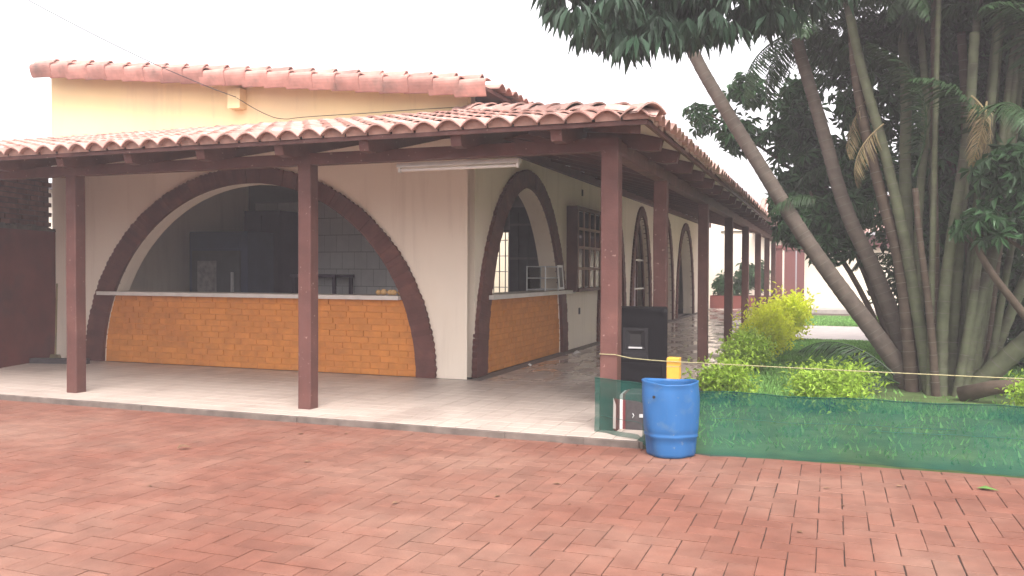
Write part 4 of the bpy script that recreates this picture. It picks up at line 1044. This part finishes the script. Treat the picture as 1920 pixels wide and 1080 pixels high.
def barrel_mesh():
    n = 40; mb = MB()
    prof = [(.178,0),(.192,.006),(.198,.03),(.203,.10),(.209,.155),(.2165,.163),(.2165,.178),(.212,.186),(.218,.20),(.222,.24),(.228,.36),(.230,.46),(.226,.54),(.222,.58),(.226,.594),(.226,.604),(.214,.604),(.214,.58),(.218,.46),(.212,.2),(.19,.03),(.0,.02)]
    V = []
    for r, z in prof:
        for k in range(n):
            a = 2*math.pi*k/n; dent = .010*math.sin(3*a+z*6)+.006*math.sin(7*a+2+z*9)
            top = max(0, (z-.45)/.15); zz = z - top*.010*(1-abs(math.cos(a))) + top*.006*math.sin(2*a+1)
            V.append(((r+dent)*math.cos(a)*1.0, (r+dent)*math.sin(a)*.92, zz))
    F = [(i*n+k, i*n+(k+1) % n, (i+1)*n+(k+1) % n, (i+1)*n+k) for i in range(len(prof)-1) for k in range(n)]
    F.append(tuple(reversed(range(n))))
    return mb.add(V, F)
barrel_mesh().build('drum', 'barrel_blue', bl_, True)
MB().tube([(-.095,-.205,.49),(-.095,-.213,.49)], .012, 10).build('hole', 'wire_black', bl_)
st = thing('stake', 'short yellow wooden stake behind the blue barrel carrying the rope', 'stake', (-1.30, 7.62, -.1))
MB().cbox(-.055, .055, -.05, .05, 0, .765, .006).build('post', 'stake_yellow', st)
MB().box(-.057, .057, -.052, .052, .685, .692).build('rope_loop', 'rope', st)
rp = thing('rope', 'thin yellow rope strung above the netting from the corner post', 'rope', (-1.86, 7.46, .68)); iv = inv_of(rp)
pts = [(-1.94,7.465,.685),(-1.80,7.46,.685),(-1.66,7.49,.655),(-1.5,7.53,.642),(-1.33,7.56,.633)] + [(x, 7.56-.04*(x+1.3), .633+.012*((x-1.2)**2/6.0-1)) for x in np.linspace(-1.2, 3.6, 30)]
o = MB().tube(pts, .0042, 6).build('cord', 'rope', rp); o.matrix_parent_inverse = iv
sp = thing('loudspeaker', 'large black two-way loudspeaker cabinet standing behind the corner post', 'loudspeaker', (-1.955, 9.18, 0)); sp.rotation_euler.z = R(6); sp.scale = (1.14, 1, 1)
MB().hexa([(-.29,-.24,.01),(.29,-.24,.01),(.25,.24,.01),(-.25,.24,.01),(-.29,-.24,1.04),(.29,-.24,1.04),(.25,.24,1.04),(-.25,.24,1.04)]).build('cabinet', 'speaker_black', sp)
fm = MB(); 
for b in ((-.29,-.245,.01,1.04), (.245,.29,.01,1.04)): fm.box(b[0], b[1], -.262, -.241, b[2], b[3])
fm.box(-.244, .244, -.262, -.241, .995, 1.04); fm.box(-.244, .244, -.262, -.241, .01, .05); fm.build('front_frame', 'speaker_black', sp)
hn = MB(); 
def ringq(w0, h0, y0, w1, h1, y1, cz):
    p = [(-w0,y0,cz-h0),(w0,y0,cz-h0),(w0,y0,cz+h0),(-w0,y0,cz+h0),(-w1,y1,cz-h1),(w1,y1,cz-h1),(w1,y1,cz+h1),(-w1,y1,cz+h1)]
    hn.add(p, [(0,1,5,4),(1,2,6,5),(2,3,7,6),(3,0,4,7)])
HZ = .70; ringq(.115, .13, -.241, .115, .13, -.272, HZ); ringq(.115, .13, -.272, .09, .10, -.272, HZ); ringq(.09, .10, -.272, .05, .055, -.243, HZ+.01)
hb = hn.build('horn', 'speaker_horn', sp)
MB().box(-.05, .05, -.2435, -.2425, HZ-.045, HZ+.065).build('throat', 'wire_black', hb)
MB().box(-.062, .062, -.276, -.2725, HZ-.085, HZ-.068).build('name_plate', 'steel', hb)
MB().box(-.115, .115, -.268, -.241, HZ-.20, HZ-.135).build('port_panel', 'speaker_horn', hb)
MB().box(-.24, .24, -.255, -.2415, .055, .46).build('grille', 'speaker_black', sp)
for sx in (-1, 1):
    for z in (.03, 1.02): MB().box(sx*.275-.018, sx*.275+.018, -.266, -.2625, z-.018, z+.018).build('corner_cap', 'speaker_horn', sp)
cs = thing('equipment_case', 'dark grey case with a metal latch and red and white edge behind the torn netting', 'case', (-1.59, 7.78, 0)); cs.rotation_euler.z = R(4)
MB().cbox(-.15, .24, -.18, .15, .0005, .33, .008).build('shell', 'grey_dark', cs)
MB().box(-.205, -.178, -.17, .14, .0005, .31).build('white_edge', 'white_plain', cs)
MB().box(-.177, -.151, -.165, .14, .0005, .32).build('red_edge', 'red_plain', cs)
MB().box(-.025, .035, -.188, -.1805, .115, .145).build('latch', 'steel', cs)
for sx in (-.085, .075): MB().tube([(sx,-.186,.11),(sx+.012,-.19,.13),(sx,-.186,.15)], .005, 5).build('clip', 'steel', cs)

# ------------------------------------------------------------------ wires, litter
wv = thing('overhead_wire', 'thin black wire running down from the sky to the porch roof', 'wire', (-7.23, 9.9, 3.62)); iv = inv_of(wv)
o = MB().tube(smooth_path([(-14.0,9.3,6.9),(-11.0,9.5,5.3),(-9.2,9.6,4.42),(-8.3,9.85,4.02),(-7.95,10.1,3.88)]), .006, 5).build('span', 'wire_black', wv); o.matrix_parent_inverse = iv
o = MB().tube(smooth_path([(-7.94,10.1,3.87),(-7.5,10.05,3.63),(-7.12,10.0,3.49),(-6.8,10.05,3.525),(-5.9,10.1,3.525),(-5.0,10.13,3.535),(-4.5,10.15,3.53)]), .005, 5).build('slack_wire', 'wire_black', wv); o.matrix_parent_inverse = iv
dl = MB().add([(0,0,.002),(.03,.018,.012),(.075,.004,.004),(.035,-.02,.010)], [(0,1,2),(0,2,3)]).mesh('fallen_leaf', 'leaf_dry')
for i in range(16):
    x, y = random.uniform(-4.5, .6), random.uniform(4.3, 6.8)
    o = obj('fallen_leaf', dl, None, Matrix.Translation((x, y, GZ+.004)) @ Matrix.Rotation(random.uniform(0, 6.3), 4, 'Z') @ Matrix.Scale(random.uniform(.4, .9), 4))
    tag(o, 'small dry leaf scrap lying on the red brick paving', 'leaf', 'dry leaf scraps on the paving')
gl = MB().add([(0,0,.004),(.05,.035,.022),(.14,.005,.006),(.05,-.03,.016)], [(0,1,2),(0,2,3)]).build('green_leaf', 'leaf_fresh'); gl.location = (.95, 6.62, GZ+.003); gl.rotation_euler.z = -.3
tag(gl, 'fresh green leaf on the paving at the right near the netting', 'leaf')
dd = MB().add([(0,0,.0),(.05,.03,.035),(.13,.01,.012),(.05,-.03,.028),(.02,.0,.04)], [(0,1,4),(1,2,4),(2,3,4),(3,0,4)]).build('curled_leaf', 'leaf_dry'); dd.location = (-5.05, 5.65, GZ+.003); dd.rotation_euler.z = .5
tag(dd, 'curled brown leaf lying alone on the paving left of centre', 'leaf')

ps = MB().add([(0,0,0),(.09,.02,.02),(.12,.09,.01),(.03,.08,.035),(.06,.05,.05)], [(0,1,4),(1,2,4),(2,3,4),(3,0,4)]).mesh('paper_scrap', 'white_plain')
for x, y, rz, sc_, lab in ((-4.15, 14.15, .3, 1.3, 'crumpled white paper scrap on the floor at the far end of the side counter'), (-4.2, 12.1, 1.4, .8, 'small white paper scrap on the floor midway along the side counter')):
    o = obj('paper_scrap', ps, None, Matrix.Translation((x, y, .002)) @ Matrix.Rotation(rz, 4, 'Z') @ Matrix.Scale(sc_, 4)); tag(o, lab, 'paper scrap', 'paper scraps by the side counter')
